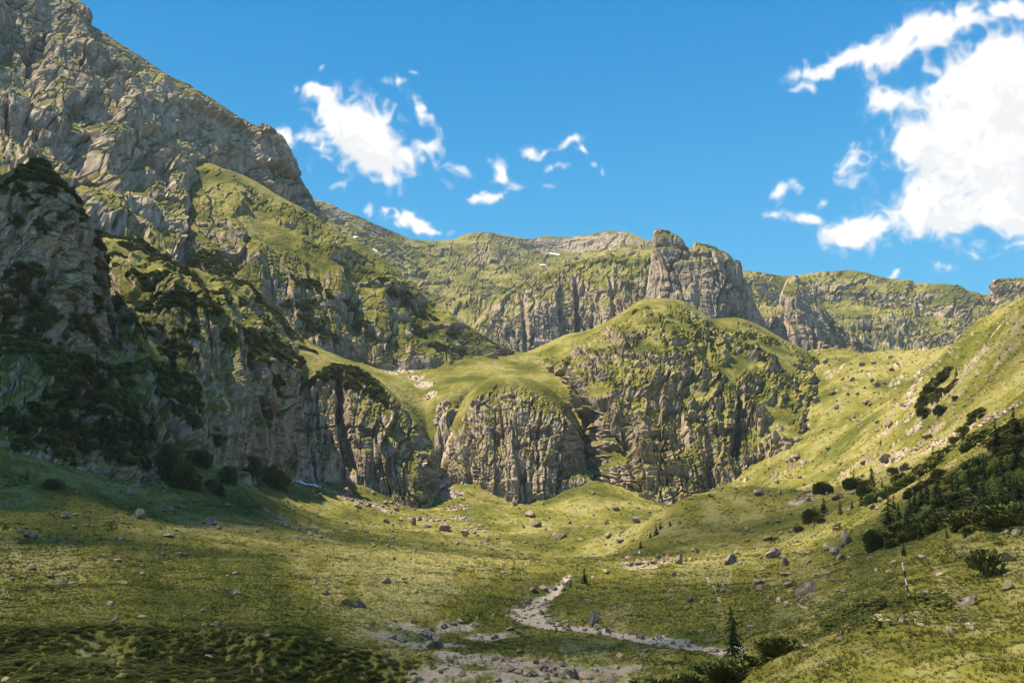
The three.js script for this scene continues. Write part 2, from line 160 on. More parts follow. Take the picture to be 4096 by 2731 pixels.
const FORMS = [
  { name: 'ridge_mountain', label: 'long grey-green summit ridge with a dark cliff band and small snow patches', category: 'mountain', S: 3.0, dry: 2, rocky: 1.0, ledge: 0.8, fine: 0.5, amp: 0.7, ribs: 1.0, seed: 1, bare: 0.62, big: 0.6, nu: 441, seg: [10, 15, 22, 23, 34, 12], rows: [
    [-718,859,-2250,-638,859,-2300,-566,859,-2350,-515,857,-2400,-445,852,-2500,-375,861,-2650,-331,882,-2800,-261,908,-2900,-198,926,-2950,-160,947,-2950,-85,953,-2950,-25,958,-3000,61,961,-3050,116,969,-3050,194,966,-3050,267,958,-3000,339,958,-2950,392,939,-2900,443,898,-2850,520,850,-2800,633,805,-2800],
    [-656,811,-2050,-584,813,-2100,-519,815,-2150,-473,816,-2200,-410,815,-2300,-348,829,-2450,-308,854,-2600,-244,881,-2700,-185,901,-2750,-150,920,-2750,-79,926,-2750,-23,932,-2800,57,936,-2850,108,944,-2850,181,941,-2850,250,932,-2800,317,930,-2750,366,910,-2700,413,871,-2650,484,824,-2600,589,782,-2600],
    [-648,775,-2030,-501,762,-2080,-392,754,-2200,-330,761,-2330,-274,786,-2480,-168,824,-2600,-76,857,-2660,6,868,-2740,77,875,-2800,177,869,-2800,260,865,-2760,346,854,-2660,448,787,-2550,565,726,-2500],
    [-619,692,-1950,-444,686,-1980,-364,674,-2050,-303,664,-2150,-248,665,-2250,-154,694,-2400,-59,723,-2500,32,781,-2620,156,806,-2680,247,794,-2630,327,769,-2520,430,724,-2450,541,671,-2400],
    [-584,596,-1850,-387,577,-1820,-298,545,-1850,-216,516,-1880,-152,502,-1920,-79,544,-2050,4,592,-2200,52,642,-2330,103,684,-2400,192,698,-2450,298,671,-2400,378,631,-2300,507,606,-2250],
    [-532,476,-1700,-320,453,-1680,-234,427,-1680,-153,419,-1720,-103,438,-1760,-70,462,-1820,-15,482,-1900,45,516,-2000,132,522,-2100,237,500,-2100,327,476,-2000,436,444,-1950],
    [-479,338,-1550,-293,338,-1550,-216,324,-1560,-137,316,-1560,-93,340,-1600,-63,366,-1660,-14,392,-1740,41,422,-1850,121,424,-1950,219,404,-1950,308,394,-1900,411,365,-1850]] },
  { name: 'dome_mountain', label: 'broad grey rock dome cut by vertical cracks below the summit ridge', category: 'mountain', S: 3.0, dry: 0.8, ribs: 1.6, rocky: 1.05, ledge: 0.5, seed: 2, bare: 0.56, big: 0.55, clefts: [[125.4, 473.3, 116.7, 314.7, 5, 26], [19.7, 411.3, 22.0, 299.9, 4, 12], [195.8, 481.7, 182.9, 323.7, 4, 14]], nu: 233, seg: [10, 25, 28, 41, 12], rows: [
    [-97,318,-1750,-81,358,-1770,-64,385,-1790,-24,434,-1830,23,475,-1870,82,520,-1930,124,545,-1970,198,573,-2010,252,590,-2030,304,596,-2030,342,584,-2010,388,547,-1990],
    [-89,324,-1600,-74,361,-1620,-59,387,-1640,-22,434,-1680,21,473,-1720,76,517,-1780,115,542,-1820,184,570,-1860,235,586,-1880,283,592,-1880,318,580,-1860,360,544,-1840],
    [-75,308,-1560,-52,346,-1570,-21,383,-1590,20,416,-1620,71,447,-1660,124,472,-1700,178,489,-1720,231,491,-1720,271,476,-1700,321,456,-1690],
    [-66,282,-1530,-35,325,-1530,3,352,-1545,51,374,-1570,100,390,-1600,150,400,-1610,197,398,-1600,236,391,-1590,290,377,-1580],
    [-61,260,-1510,-27,274,-1505,11,279,-1510,56,286,-1530,104,298,-1550,150,302,-1550,196,304,-1540,233,302,-1530,276,292,-1520],
    [-60,198,-1500,-26,197,-1490,10,198,-1500,55,199,-1510,101,201,-1520,146,201,-1520,191,201,-1520,227,199,-1510,270,198,-1500]] },
  { name: 'wall_mountain', label: 'grassy mountain wall with stacked cliff bands beyond the pointed spire', category: 'mountain', S: 3.2, dry: 1.5, ribs: 1.4, amp: 0.85, rocky: 0.92, ledge: 1.2, seed: 3, bare: 0.54, big: 0.45, nu: 501, seg: [10, 20, 16, 19, 23, 12], rows: [
    [320,602,-2400,476,634,-2450,664,670,-2500,715,668,-2500,796,661,-2520,851,665,-2530,903,672,-2530,993,681,-2530,1039,668,-2520,1097,642,-2480,1135,628,-2440,1140,619,-2440,1182,609,-2400,1221,592,-2360,1254,567,-2340,1281,562,-2340,1305,567,-2350,1273,581,-2280,1282,588,-2270,1345,589,-2260,1452,569,-2200,1602,545,-2150],
    [295,598,-2200,439,630,-2250,614,665,-2300,660,663,-2300,736,658,-2320,787,662,-2330,835,668,-2330,918,676,-2330,961,664,-2320,1013,638,-2280,1046,623,-2240,1051,615,-2240,1088,604,-2200,1122,587,-2160,1151,563,-2140,1177,558,-2140,1199,563,-2150,1166,573,-2080,1174,579,-2070,1231,580,-2060,1325,560,-2000,1459,536,-1950],
    [280,533,-2100,579,587,-2180,696,583,-2200,807,587,-2200,910,573,-2180,991,543,-2120,1060,509,-2050,1132,504,-2050,1196,520,-2010,1292,497,-1960,1415,472,-1900],
    [266,476,-2000,562,538,-2120,674,532,-2140,782,529,-2140,882,518,-2120,964,491,-2070,1030,454,-2000,1102,466,-2000,1162,467,-1960,1248,443,-1900,1372,422,-1850],
    [252,423,-1900,526,479,-1990,629,471,-2000,733,477,-2010,814,477,-2010,886,462,-1990,944,424,-1950,1010,405,-1930,1074,418,-1920,1109,399,-1880,1197,389,-1830,1329,373,-1800],
    [238,364,-1800,497,411,-1890,595,404,-1900,698,418,-1920,780,430,-1930,847,406,-1910,911,373,-1890,975,359,-1870,1028,346,-1850,1055,327,-1800,1157,324,-1780,1285,310,-1750],
    [230,301,-1750,475,331,-1820,566,322,-1820,660,328,-1830,737,335,-1840,805,319,-1830,872,303,-1820,933,291,-1800,1019,257,-1750,1110,252,-1720,1241,249,-1700]] },
  { name: 'tower_mountain', label: 'jagged grey rock tower with an upright prow standing on the skyline', category: 'mountain', S: 2.6, rocky: 1.0, ledge: 0.35, seed: 4, big: 0.35, nu: 252, seg: [10, 27, 33, 38, 12], rows: [
    [231,312,-1540,238,358,-1535,244,397,-1530,249,435,-1525,254,485,-1520,262,494,-1520,286,489,-1522,299,482,-1524,314,464,-1528,325,461,-1530,329,472,-1530,364,466,-1535,380,458,-1538,395,444,-1540,403,442,-1540,412,438,-1542,415,415,-1545,423,399,-1547,434,368,-1550,445,344,-1552,459,321,-1555],
    [223,322,-1480,229,367,-1475,235,404,-1470,240,441,-1465,245,490,-1460,252,498,-1460,276,493,-1462,289,486,-1464,302,469,-1468,313,466,-1470,317,477,-1470,350,471,-1475,366,464,-1478,381,451,-1480,388,448,-1480,397,444,-1482,400,422,-1485,408,407,-1487,419,377,-1490,429,354,-1492,442,332,-1495],
    [221,294,-1450,227,329,-1440,235,365,-1435,243,401,-1430,255,438,-1428,280,438,-1428,302,427,-1430,324,432,-1432,347,423,-1435,369,404,-1440,380,382,-1446,393,361,-1452,411,337,-1460,434,311,-1470],
    [217,268,-1430,225,294,-1418,237,336,-1410,255,364,-1402,280,374,-1400,308,370,-1400,337,364,-1404,362,340,-1412,386,318,-1425,429,289,-1445],
    [215,244,-1420,226,262,-1400,246,288,-1385,273,300,-1378,307,300,-1378,336,294,-1384,363,283,-1396,390,275,-1410,429,260,-1425],
    [212,186,-1410,222,184,-1390,239,181,-1370,265,180,-1365,299,180,-1365,327,181,-1370,354,182,-1380,381,184,-1395,420,186,-1410]] },
  { name: 'spire_mountain', label: 'small pointed rock spire in front of the grassy mountain wall', category: 'mountain', S: 2.6, rocky: 0.9, ledge: 0.4, seed: 5, big: 0.35, nu: 211, seg: [10, 25, 38, 12], rows: [
    [444,264,-1630,471,313,-1630,492,342,-1630,505,376,-1630,514,404,-1630,523,421,-1630,535,429,-1630,546,422,-1630,559,402,-1630,574,380,-1630,595,359,-1635,619,336,-1640,642,315,-1640,675,294,-1645,717,274,-1650],
    [421,280,-1540,447,327,-1540,467,355,-1540,479,387,-1540,487,414,-1540,496,430,-1540,508,438,-1540,518,431,-1540,530,412,-1540,544,391,-1540,564,372,-1545,588,349,-1550,609,330,-1550,641,310,-1555,680,290,-1560],
    [416,260,-1510,438,296,-1500,456,328,-1490,470,361,-1482,482,376,-1480,496,368,-1480,519,343,-1485,545,321,-1490,574,304,-1500,610,289,-1510,666,271,-1530],
    [414,241,-1490,433,269,-1475,452,288,-1460,471,301,-1450,496,294,-1450,526,283,-1455,560,275,-1470,604,268,-1490,656,256,-1510],
    [408,181,-1480,424,193,-1460,440,197,-1440,459,203,-1430,484,203,-1430,514,204,-1435,547,199,-1450,591,194,-1470,642,189,-1490]] },
  { name: 'crag_mountain', label: 'tall bare grey crag with a steep stepped skyline', category: 'mountain', S: 2.3, dip: 0.45, rocky: 0.9, ledge: 0.45, seed: 6, bare: 0.62, big: 1.2, gully: 8, pale: 1.15, fine: 0.8, nu: 567, seg: [10, 68, 76, 87, 64, 12], rows: [
    [-882.6,869,-1050,-811,804.8,-1080,-758.4,765.1,-1100,-680.1,724.5,-1120,-619.3,689.6,-1140,-603,679.5,-1140,-595.6,667.3,-1140,-595.8,650.7,-1145,-578.7,642.9,-1155,-553.1,630.8,-1170,-542.3,621.7,-1176,-525.5,615.4,-1190,-513.1,609.5,-1200,-481.3,599.4,-1220,-459,591.3,-1232,-431.2,575.1,-1250,-403.2,559.4,-1270,-382.8,550.9,-1280,-376.7,560.2,-1280,-370,551.7,-1282,-355.6,543.7,-1285,-342.5,520.7,-1288,-330,489.7,-1290,-315.6,457.4,-1292,-304.5,431.9,-1295,-287.6,402.7,-1290,-259.6,376.2,-1270],
    [-787.1,806.1,-930,-725.7,751.8,-960,-680.1,718.2,-980,-611.3,683.5,-1000,-557.7,653.8,-1020,-543,644.6,-1020,-536.4,633.6,-1020,-536.8,619,-1025,-521.9,612.7,-1035,-499.6,603,-1050,-490.1,595.3,-1056,-475.5,590.7,-1070,-464.8,586.1,-1080,-436.8,578.5,-1100,-417,572,-1112,-392.3,558.5,-1130,-367.4,545.5,-1150,-349.1,538.4,-1160,-343.5,546.9,-1160,-337.5,539.4,-1162,-324.5,532.2,-1165,-312.5,511.3,-1168,-301.2,482.9,-1170,-288.1,453.4,-1172,-278,430.2,-1175,-262.4,403,-1170,-236.5,377.6,-1150],
    [-729.9,661.6,-880,-621.3,583.5,-910,-561.1,568.4,-930,-532.1,555.1,-945,-505.2,544.1,-955,-479.9,530,-970,-450,523.2,-1000,-414.5,517.6,-1035,-379.8,508.3,-1065,-346.6,489.5,-1090,-324.2,477.6,-1105,-308.4,457.2,-1115,-296.9,434.6,-1120,-281.4,404.7,-1122,-255.3,372.1,-1115,-230.8,355.6,-1110],
    [-665.3,516.1,-820,-565.5,473.9,-840,-512.2,465.1,-860,-479.8,455.5,-880,-453.5,452.8,-905,-422.2,446.5,-935,-388.5,441.7,-965,-359.4,440.8,-1000,-336.6,433.9,-1030,-315.7,418.1,-1055,-295.3,398.7,-1065,-272.8,373.8,-1068,-242.2,342.5,-1060,-222.7,331.2,-1060],
    [-577.9,361.4,-730,-492,343.5,-745,-450.4,342,-770,-424,342,-790,-404.7,343.5,-820,-383.2,350.6,-860,-362.6,354.5,-900,-345,356,-930,-315.4,351.8,-960,-292.2,344.9,-985,-263.6,332.3,-995,-233.4,317.9,-1000],
    [-482.1,248.1,-620,-416.5,245.5,-640,-386.2,246,-670,-364.9,245.8,-690,-350.4,248.6,-720,-333.6,250.1,-760,-317.4,250.4,-800,-302.4,251.6,-840,-276.3,261.2,-880,-251.1,268.1,-920,-220.4,271.8,-950],
    [-436.9,185,-570,-378.1,178.8,-590,-346.6,178.4,-610,-333.7,180.3,-640,-316.6,178.9,-660,-302.9,178.7,-700,-290,185,-740,-277.9,190.8,-780,-254.9,200.5,-820,-232.6,210.2,-860,-207.3,224.6,-900]] },
  { name: 'spur_mountain', label: 'grassy rock spur with gullies running down from the grey crag', category: 'mountain', S: 1.7, dip: 0.3, rocky: 0.64, ledge: 0.5, amp: 0.62, deep: 6, ribs: 2.6, seed: 7, bare: 0.42, fine: 1, big: 1.3, gully: 7, pale: 1.05, nu: 481, seg: [10, 28, 38, 50, 36, 12], rows: [
    [-471.2,339.3,-1050,-446.9,370.3,-1050,-421.9,397.2,-1050,-403.4,417.6,-1055,-393.6,425.4,-1060,-359,409.4,-1055,-323.9,394.9,-1050,-288.7,371.4,-1045,-254.4,351.7,-1040,-220.3,327.8,-1035,-200.7,312.6,-1032,-181.7,305.4,-1030,-156.7,286.6,-1025,-132.1,263.9,-1020,-99.7,235.1,-1010,-68.2,212.2,-1000,-37.6,189.9,-990,-7.8,165.3,-975,4.3,155.2,-970],
    [-433.1,336.1,-960,-410.7,364.8,-960,-387.7,389.6,-960,-370.9,408.8,-965,-362,416.3,-970,-330.1,401.3,-965,-297.7,387.5,-960,-265.2,365.6,-955,-233.5,347.1,-950,-202.2,324.8,-945,-184.1,310.6,-942,-166.6,303.9,-940,-143.7,286.3,-935,-121.1,265.1,-930,-91.2,238.2,-920,-62.4,216.7,-910,-34.3,195.8,-900,-7.1,172.6,-885,4,163.2,-880],
    [-394.5,283.1,-890,-369.4,311.8,-890,-350.4,340.3,-895,-334,356.2,-898,-304.9,348,-896,-270.2,329.4,-892,-235.8,308.7,-888,-197.5,285.9,-884,-159.8,263.5,-880,-127.4,239.8,-878,-95.7,216.9,-878,-64.1,195.6,-874,-33.1,176.8,-870,-2.6,158.4,-866],
    [-348.4,230.5,-820,-327.7,262.5,-825,-310,286.4,-830,-289.1,293.1,-830,-262.8,281.9,-830,-231.9,264.1,-830,-201.4,246.5,-830,-167.3,229.5,-832,-137.3,208.3,-834,-107.9,189.7,-838,-78.5,175.5,-842,-49.2,165.9,-848,-11,153.7,-852],
    [-314.2,203,-780,-297.9,224.9,-785,-271,241.5,-785,-242.6,235.3,-785,-213.6,216.6,-785,-189,196.4,-786,-160.7,174.5,-788,-129,155.1,-792,-98.4,150.1,-802,-71.5,151.2,-815,-44.1,154.9,-835,-10.9,148.2,-845],
    [-292.2,164.2,-750,-273,188.7,-755,-252.8,205.8,-760,-230.2,204.3,-762,-206.7,183.2,-765,-183.2,162.2,-768,-155.9,143,-770,-126.4,133,-780,-96.9,135,-792,-70.5,139.2,-805,-43.4,142.1,-822,-10.8,140.1,-835],
    [-286.3,135.6,-740,-267.3,155.5,-745,-247.2,168.1,-750,-225,164.6,-752,-202.3,149.8,-755,-180,131.5,-760,-153.9,117,-765,-125,110.8,-775,-95.5,112.2,-785,-69.7,116.3,-800,-42.8,120.5,-815,-10.6,117.8,-825]] },
  { name: 'alpine_meadow_hill', label: 'pale sunlit meadow shelf above the cliffs', category: 'hill', S: 1.2, rocky: 0.12, ledge: 0.5, seed: 8, bare: 0.38, nu: 359, seg: [10, 28, 30, 29, 12], rows: [
    [-257.4,211.4,-920,-218.9,179.9,-920,-190.5,159.8,-920,-149.5,142.1,-925,-113.6,141.3,-932,-82.2,143.7,-942,-45.3,149,-952,-7.7,153.8,-964,16.4,153.6,-972,40.9,160.7,-980,60.8,175,-985,82.9,177.4,-985,118.8,164.2,-980],
    [-236.7,223.8,-840,-201.2,194.5,-840,-175.1,175.9,-840,-137.5,159.7,-845,-104.6,159.3,-852,-75.7,162.1,-862,-41.8,167.5,-872,-7.1,172.4,-884,15.2,172.6,-892,37.8,179.7,-900,56.3,193.1,-905,76.7,195.5,-905,109.9,182.9,-900],
    [-210.9,173.5,-740,-177.6,153.6,-745,-144.7,138.5,-752,-111.8,128.5,-760,-82.4,125.9,-768,-53.1,135.8,-785,-22.5,144.1,-805,9.7,145.9,-815,38,143.7,-812,62.3,146.6,-812,98.3,140.1,-810],
    [-186.6,140,-670,-161.6,129.9,-680,-139.5,123.1,-690,-112.4,111.7,-695,-88.6,98.5,-700,-70.5,89.5,-712,-59.3,105.1,-722,-38.3,114.4,-728,-13.1,116.9,-735,16.1,115.1,-740,45.8,112.1,-745,90,110.3,-745],
    [-177.2,114.3,-640,-152.4,105.4,-645,-130.6,96.4,-650,-106.2,88,-660,-84,74.2,-668,-64,61,-685,-55.5,82.9,-700,-40.8,94.8,-712,-12.8,99.7,-722,15.8,96.9,-728,44.6,90,-730,87.7,90,-730],
    [-172,68.5,-630,-148.2,62.8,-635,-126.9,50.8,-640,-103.1,39,-650,-81.7,30,-658,-57.1,27.3,-670,-50.7,41.3,-690,-39.6,48.7,-700,-12.4,52.4,-705,15.1,49,-705,42.5,42.2,-705,83.7,42.2,-705]] },
  { name: 'brush_hill', label: 'steep slope of rock ribs overgrown with dwarf pine', category: 'hill', S: 1.0, dip: 0.2, rocky: 0.78, ledge: 0.42, seed: 9, bare: 0.42, gully: 6, nu: 262, seg: [10, 60, 41, 62, 58, 40, 12], rows: [
    [-442.7,256.6,-820,-395.8,247.9,-820,-356.8,233.3,-830,-321.1,214.1,-840,-289.9,207.8,-850,-262.7,205.8,-860,-230.9,179.2,-860,-203.9,153,-860],
    [-413.7,270.6,-760,-369.9,262.4,-760,-333.7,249.3,-770,-300.6,231.7,-780,-271.7,226.3,-790,-246.4,224.9,-800,-216.6,199.8,-800,-191.2,175,-800],
    [-303.7,169.1,-600,-285.1,184.8,-610,-267.6,187.8,-620,-248.4,177.5,-630,-228.9,170.2,-640,-208.8,162.7,-650,-192.3,145.8,-665,-174.4,133.6,-690],
    [-237.1,115.4,-490,-230.9,120.3,-500,-223,136.8,-508,-212.4,145.9,-512,-199.1,137.3,-520,-185.1,134.7,-526,-174,125.9,-535,-165.4,112.4,-550,-158.3,111.6,-575,-150.4,102.8,-610],
    [-207.3,79.1,-440,-200.2,90.4,-452,-191,94.7,-462,-180.8,94.3,-472,-170.5,91.7,-484,-161.9,86.4,-496,-156.4,81.4,-512,-152.6,79.7,-535,-148,76.3,-570,-143,71,-598],
    [-182.8,54,-400,-175.4,57.4,-410,-168.7,57.2,-424,-161.7,54.9,-440,-153.8,52.3,-456,-147.9,49.7,-474,-144.9,49.5,-496,-142.8,47.1,-525,-142.5,44.7,-560,-139.9,44.1,-590],
    [-168.8,38.3,-380,-161.6,37.3,-390,-155.5,33.8,-405,-152.6,31.9,-425,-149.4,30.6,-447,-146.7,29.8,-474,-143.9,29.2,-505,-143.3,30.1,-540,-142.9,31.7,-570,-138.1,31.1,-585],
    [-164.9,19.6,-375,-158.1,20.1,-385,-152.5,18.9,-400,-149.8,17.7,-420,-146.1,16.4,-440,-144.5,15.2,-470,-141.5,13.6,-500,-141.1,14.5,-535,-140.8,15.2,-565,-136.2,15.6,-580]] },
  { name: 'bastion_mountain', label: 'upright rock bastion capped with dark dwarf pine', category: 'mountain', S: 0.95, rocky: 1.0, ledge: 0.35, seed: 10, bare: 0.5, nu: 383, seg: [10, 43, 54, 66, 12], rows: [
    [-412.2,184,-500,-367.6,178.6,-500,-329.6,184,-500,-304.4,189.5,-500,-294.6,194.4,-500,-287,198.5,-502,-279.3,197.4,-505,-269.2,186.9,-508,-261.1,174.4,-510,-253.2,164,-515,-249.2,152.3,-520,-247.1,137.2,-525,-247.7,122,-530,-246.9,103.9,-535],
    [-356.7,172.6,-430,-318.1,167.9,-430,-285.2,172.6,-430,-263.4,177.4,-430,-254.9,181.6,-430,-248.5,185.4,-432,-242.1,184.7,-435,-233.6,175.8,-438,-226.7,165,-440,-220.2,156.2,-445,-216.9,146.4,-450,-215.5,133.5,-455,-216.3,120.4,-460,-215.9,104.8,-465],
    [-343.2,145.1,-418,-304.5,139.9,-416,-272.3,148.2,-414,-251.5,152.7,-414,-238.9,154.9,-414,-229.1,153.4,-416,-222.7,146.4,-422,-218.1,137.6,-430,-215,128.5,-438,-213.5,116.8,-446,-212.2,98.2,-456],
    [-330.9,115.6,-408,-293.2,112.6,-405,-261.2,118.1,-402,-241.2,122.4,-402,-228.9,122.4,-402,-219.6,121.9,-404,-213.8,116.1,-410,-209.4,107.9,-420,-206.8,99.3,-430,-206,89,-445],
    [-318.3,83.8,-398,-281.5,83,-394,-249.6,84.2,-390,-229.1,85.8,-388,-217.5,86.8,-388,-208.7,86.2,-390,-203.6,83.4,-396,-199,78.9,-404,-197.3,76.6,-414,-196.8,73,-430],
    [-308.1,58.5,-390,-272.5,58,-386,-241.5,59.3,-382,-221.7,60.9,-380,-210.4,60.9,-380,-202,61.2,-382,-197.3,60.2,-388,-193.3,59.4,-396,-191,58.6,-404,-189.9,56.6,-420]] },
  { name: 'wooded_cliff_hill', label: 'low shadowed cliff overgrown with spruce at the meadow edge', category: 'hill', S: 0.8, rocky: 0.9, ledge: 0.4, seed: 11, bare: 0.48, nu: 367, seg: [10, 39, 40, 47, 12], rows: [
    [-377.3,108.4,-470,-332.8,107,-464,-295.7,109.7,-460,-270.3,109.9,-456,-251.4,105.2,-456,-236.7,99,-460,-222.1,90.6,-465,-207,79.6,-470,-194.8,63.4,-472,-186.4,44.7,-470],
    [-328.5,90.5,-410,-289.2,89.2,-404,-256.6,91.5,-400,-234.3,91.6,-396,-217.9,87.5,-396,-205.4,82.2,-400,-193,75,-405,-180.2,65.6,-410,-169.7,51.5,-412,-162.3,35.2,-410],
    [-285.6,61.4,-360,-256.8,63.5,-362,-231.3,65.7,-364,-212.1,66.3,-362,-197.6,65.4,-362,-185.6,61.7,-364,-174.3,57.2,-368,-164.4,50.9,-376,-159.4,41.7,-386,-155.8,26.2,-394],
    [-259.2,40,-330,-233.2,41.8,-332,-210.3,44.6,-334,-195,45.7,-336,-182.7,44.2,-338,-172.7,41.4,-342,-163.2,36.9,-348,-156.1,32.5,-356,-152.6,26.4,-368,-151.9,20.1,-384],
    [-242.7,22.6,-312,-218.4,24.3,-314,-196.2,25.1,-315,-180.3,25.8,-314,-170.9,22.9,-320,-162.1,19.6,-325,-153.9,16,-332,-145.7,11.9,-340,-144,12.1,-352,-145.5,13.6,-368],
    [-239,9.1,-310,-213.6,9.1,-310,-191.2,9.8,-310,-176.3,10.6,-310,-167.1,7.7,-316,-158.6,4.8,-321,-150.8,1.8,-328,-143,0.2,-336,-142.2,0.1,-350,-143,1.8,-364]] },
  { name: 'buttress_mountain', label: 'brown rock buttress split by one deep dark cleft beside the stony gully', category: 'mountain', S: 1.0, rocky: 1.0, ledge: 0.4, seed: 12, cap: 0.05, bare: 0.5, clefts: [[-124.1, 102.7, -109.0, 40.5, 3.2, 16], [-138.0, 91.8, -128.8, 59.5, 1.2, 3.5], [-93.7, 73.8, -82.4, 36.3, 1.2, 3.5], [-151.7, 81.5, -143.3, 36.1, 2.2, 7]], nu: 243, seg: [10, 23, 32, 53, 12], rows: [
    [-183.9,53.3,-698,-164.5,50.7,-638,-162.1,69.1,-650,-159.3,84.4,-662,-155.2,100.1,-680,-139,110.9,-690,-119.3,109.3,-695,-101.2,95,-692,-86.9,81,-690,-72.8,67.3,-688,-62.4,50.5,-688,-56.6,29.9,-695,-57.1,30.2,-755],
    [-174.1,63.1,-658,-154.8,59.3,-598,-152.7,77,-610,-150.2,91.7,-622,-146.6,107.2,-640,-131.5,117.7,-650,-112.8,116.2,-655,-95.7,102.6,-652,-82.2,89.3,-650,-68.9,76.2,-648,-59,60.3,-648,-53.5,40.9,-655,-54.2,42.4,-715],
    [-171.7,49.6,-648,-152.5,46.8,-588,-148.6,63.5,-596,-143.7,78,-606,-136.4,90.2,-618,-122.9,97.6,-626,-107.6,93.2,-628,-93.8,80.5,-626,-82.1,66.4,-624,-71.7,52.5,-622,-62,40.5,-624,-53.7,32.3,-640,-54.7,33.1,-700],
    [-168.6,39.6,-638,-149.4,37.7,-578,-144.2,52.3,-585,-137.4,64.7,-594,-126.2,71.5,-602,-112.1,70.5,-606,-98.3,60.1,-606,-85.8,46.6,-604,-74.9,34.8,-602,-64.7,26.2,-604,-54.5,28.3,-632,-55.7,28.8,-692],
    [-166,31.5,-630,-147,30.3,-570,-136.6,34.9,-578,-126.2,37.7,-588,-114.8,35.9,-596,-103.3,30.3,-598,-91.6,25.1,-598,-79.8,18.3,-598,-67.9,12.3,-596,-60,10.3,-598,-54.1,24.2,-628,-55.3,24.4,-688],
    [-164.5,11.9,-628,-145.6,12.6,-568,-134.6,12.7,-574,-124.3,12.9,-584,-113,10.2,-592,-101.9,7.4,-594,-90.3,4.6,-594,-78.7,-1,-594,-67,-3.7,-592,-59.3,-3.7,-594,-53.3,4.8,-622,-54.4,3.1,-682]] },
  { name: 'rock_dome_mountain', label: 'rounded blocky rock dome with a smooth green cap above the grass fan', category: 'mountain', S: 1.0, rocky: 1.0, ledge: 0.45, seed: 13, cap: 0.12, bare: 0.55, clefts: [[-33.2, 66.2, -29.7, 32.8, 1.5, 3.5], [-8.7, 90.0, -5.8, 58.8, 1.0, 3], [21.1, 82.5, 17.6, 38.9, 1.0, 3.5], [37.9, 80.0, 32.2, 32.8, 1.2, 4.5]], nu: 269, seg: [10, 17, 20, 38, 40, 12], rows: [
    [-67.2,18,-773,-57.9,18.7,-713,-57,32.9,-725,-55.3,47.6,-737,-49.2,70.2,-750,-41,87.6,-757,-30.3,98.8,-757,-17.1,105.2,-751,-2.2,106.8,-747,16.2,103.1,-747,31.7,95,-747,45.5,82.8,-747,56.6,69.4,-761,62.1,50.8,-759,63.6,23.1,-747,73.3,22.5,-807],
    [-63.6,34.4,-728,-54.5,33.6,-668,-53.7,47.3,-680,-52.1,61.6,-692,-46.5,83.4,-705,-38.7,100.1,-712,-28.6,110.8,-712,-16.1,116.6,-706,-2.1,118.1,-702,15.3,114.6,-702,29.9,106.8,-702,43,95.3,-702,53.5,83,-716,58.7,65.2,-714,60,38.6,-702,69.6,39.6,-762],
    [-61.6,32.7,-722,-52.7,32.1,-662,-50.1,43.3,-668,-45,60.2,-676,-36.2,77.4,-682,-27.3,89.5,-684,-15.6,97.3,-684,-0.3,100.7,-684,16.6,97.3,-684,30,89.1,-684,40.9,78.1,-682,49.8,65.3,-696,55.8,36.8,-692,65,37.6,-752],
    [-59.7,31.8,-716,-50.9,31.2,-656,-45.3,39.6,-660,-39.2,52.7,-664,-29.7,65.8,-666,-20,75.6,-666,-8.5,80.6,-666,4.6,81.6,-666,19.3,78.3,-666,31.4,70.7,-666,40.5,60.1,-668,47.1,50.6,-680,54.6,35.8,-685,63.6,36.6,-745],
    [-58.3,30.8,-708,-49.7,30.2,-648,-40.4,35.3,-650,-33.6,42.2,-651,-25.7,46.9,-650,-16.1,48.4,-649,-5.1,48.3,-648,7.6,48.3,-648,20.3,46.8,-649,31.4,43.9,-652,40.4,39.6,-660,53.3,34.8,-678,62.3,35.6,-738],
    [-57.2,29.2,-702,-48.6,28.7,-642,-39.4,31.3,-645,-28.6,32.7,-648,-20.7,26.4,-646,-8.1,20.1,-642,4.3,16.4,-639,23,18.9,-642,38.9,26.5,-648,54,33.1,-658,63,33.9,-718],
    [-56.7,9.8,-700,-48.1,10.9,-640,-39.1,11,-643,-28.3,11,-645,-20.4,7.9,-643,-8,1.8,-638,4.3,-1.1,-636,22.7,1.8,-638,38.5,7.9,-645,53.3,14.2,-654,62.3,13.3,-714]] },
  { name: 'knoll_mountain', label: 'large terraced knoll of grass ledges and brown rock with a rounded green top', category: 'mountain', S: 1.0, rocky: 0.68, ledge: 1.35, seed: 14, cap: 0.06, bare: 0.42, clefts: [[65.3, 95.0, 79.1, 47.9, 11, 13], [45.2, 116.2, 52.1, 71.5, 3, 10], [132.6, 113.3, 136.5, 97.4, 10, 7], [182.9, 104.5, 166.1, 52.5, 3, 10], [109.0, 45.3, 103.3, 19.9, 1.2, 3.5]], nu: 320, seg: [10, 31, 44, 27, 29, 37, 32, 12], rows: [
    [1.1,170.8,-1065,6.8,159.4,-975,40.2,172.5,-960,58.8,179.4,-950,79.5,181.7,-942,95.5,187.2,-936,113.5,197,-928,126.9,205.3,-922,140.7,211.9,-920,163.9,213.3,-920,182.7,210.5,-922,202.1,199.9,-928,217.1,194,-934,243.1,197,-944,258.8,194.9,-950,279,186.8,-956,298.7,176.4,-960,323.5,165.1,-965,339.8,148.8,-960,377.7,159.5,-1050],
    [1,184.8,-995,6.3,171,-905,37.4,182.7,-890,54.7,188.7,-880,74,190.6,-872,88.8,195.6,-866,105.5,204.4,-858,117.9,211.8,-852,130.7,218,-850,152.2,219.3,-850,169.7,216.7,-852,187.8,207.1,-858,201.8,201.8,-864,226.2,205,-874,240.9,203.2,-880,259.9,195.9,-886,278.3,186.3,-890,301.5,175.9,-895,316.6,160.5,-890,354.3,173.6,-980],
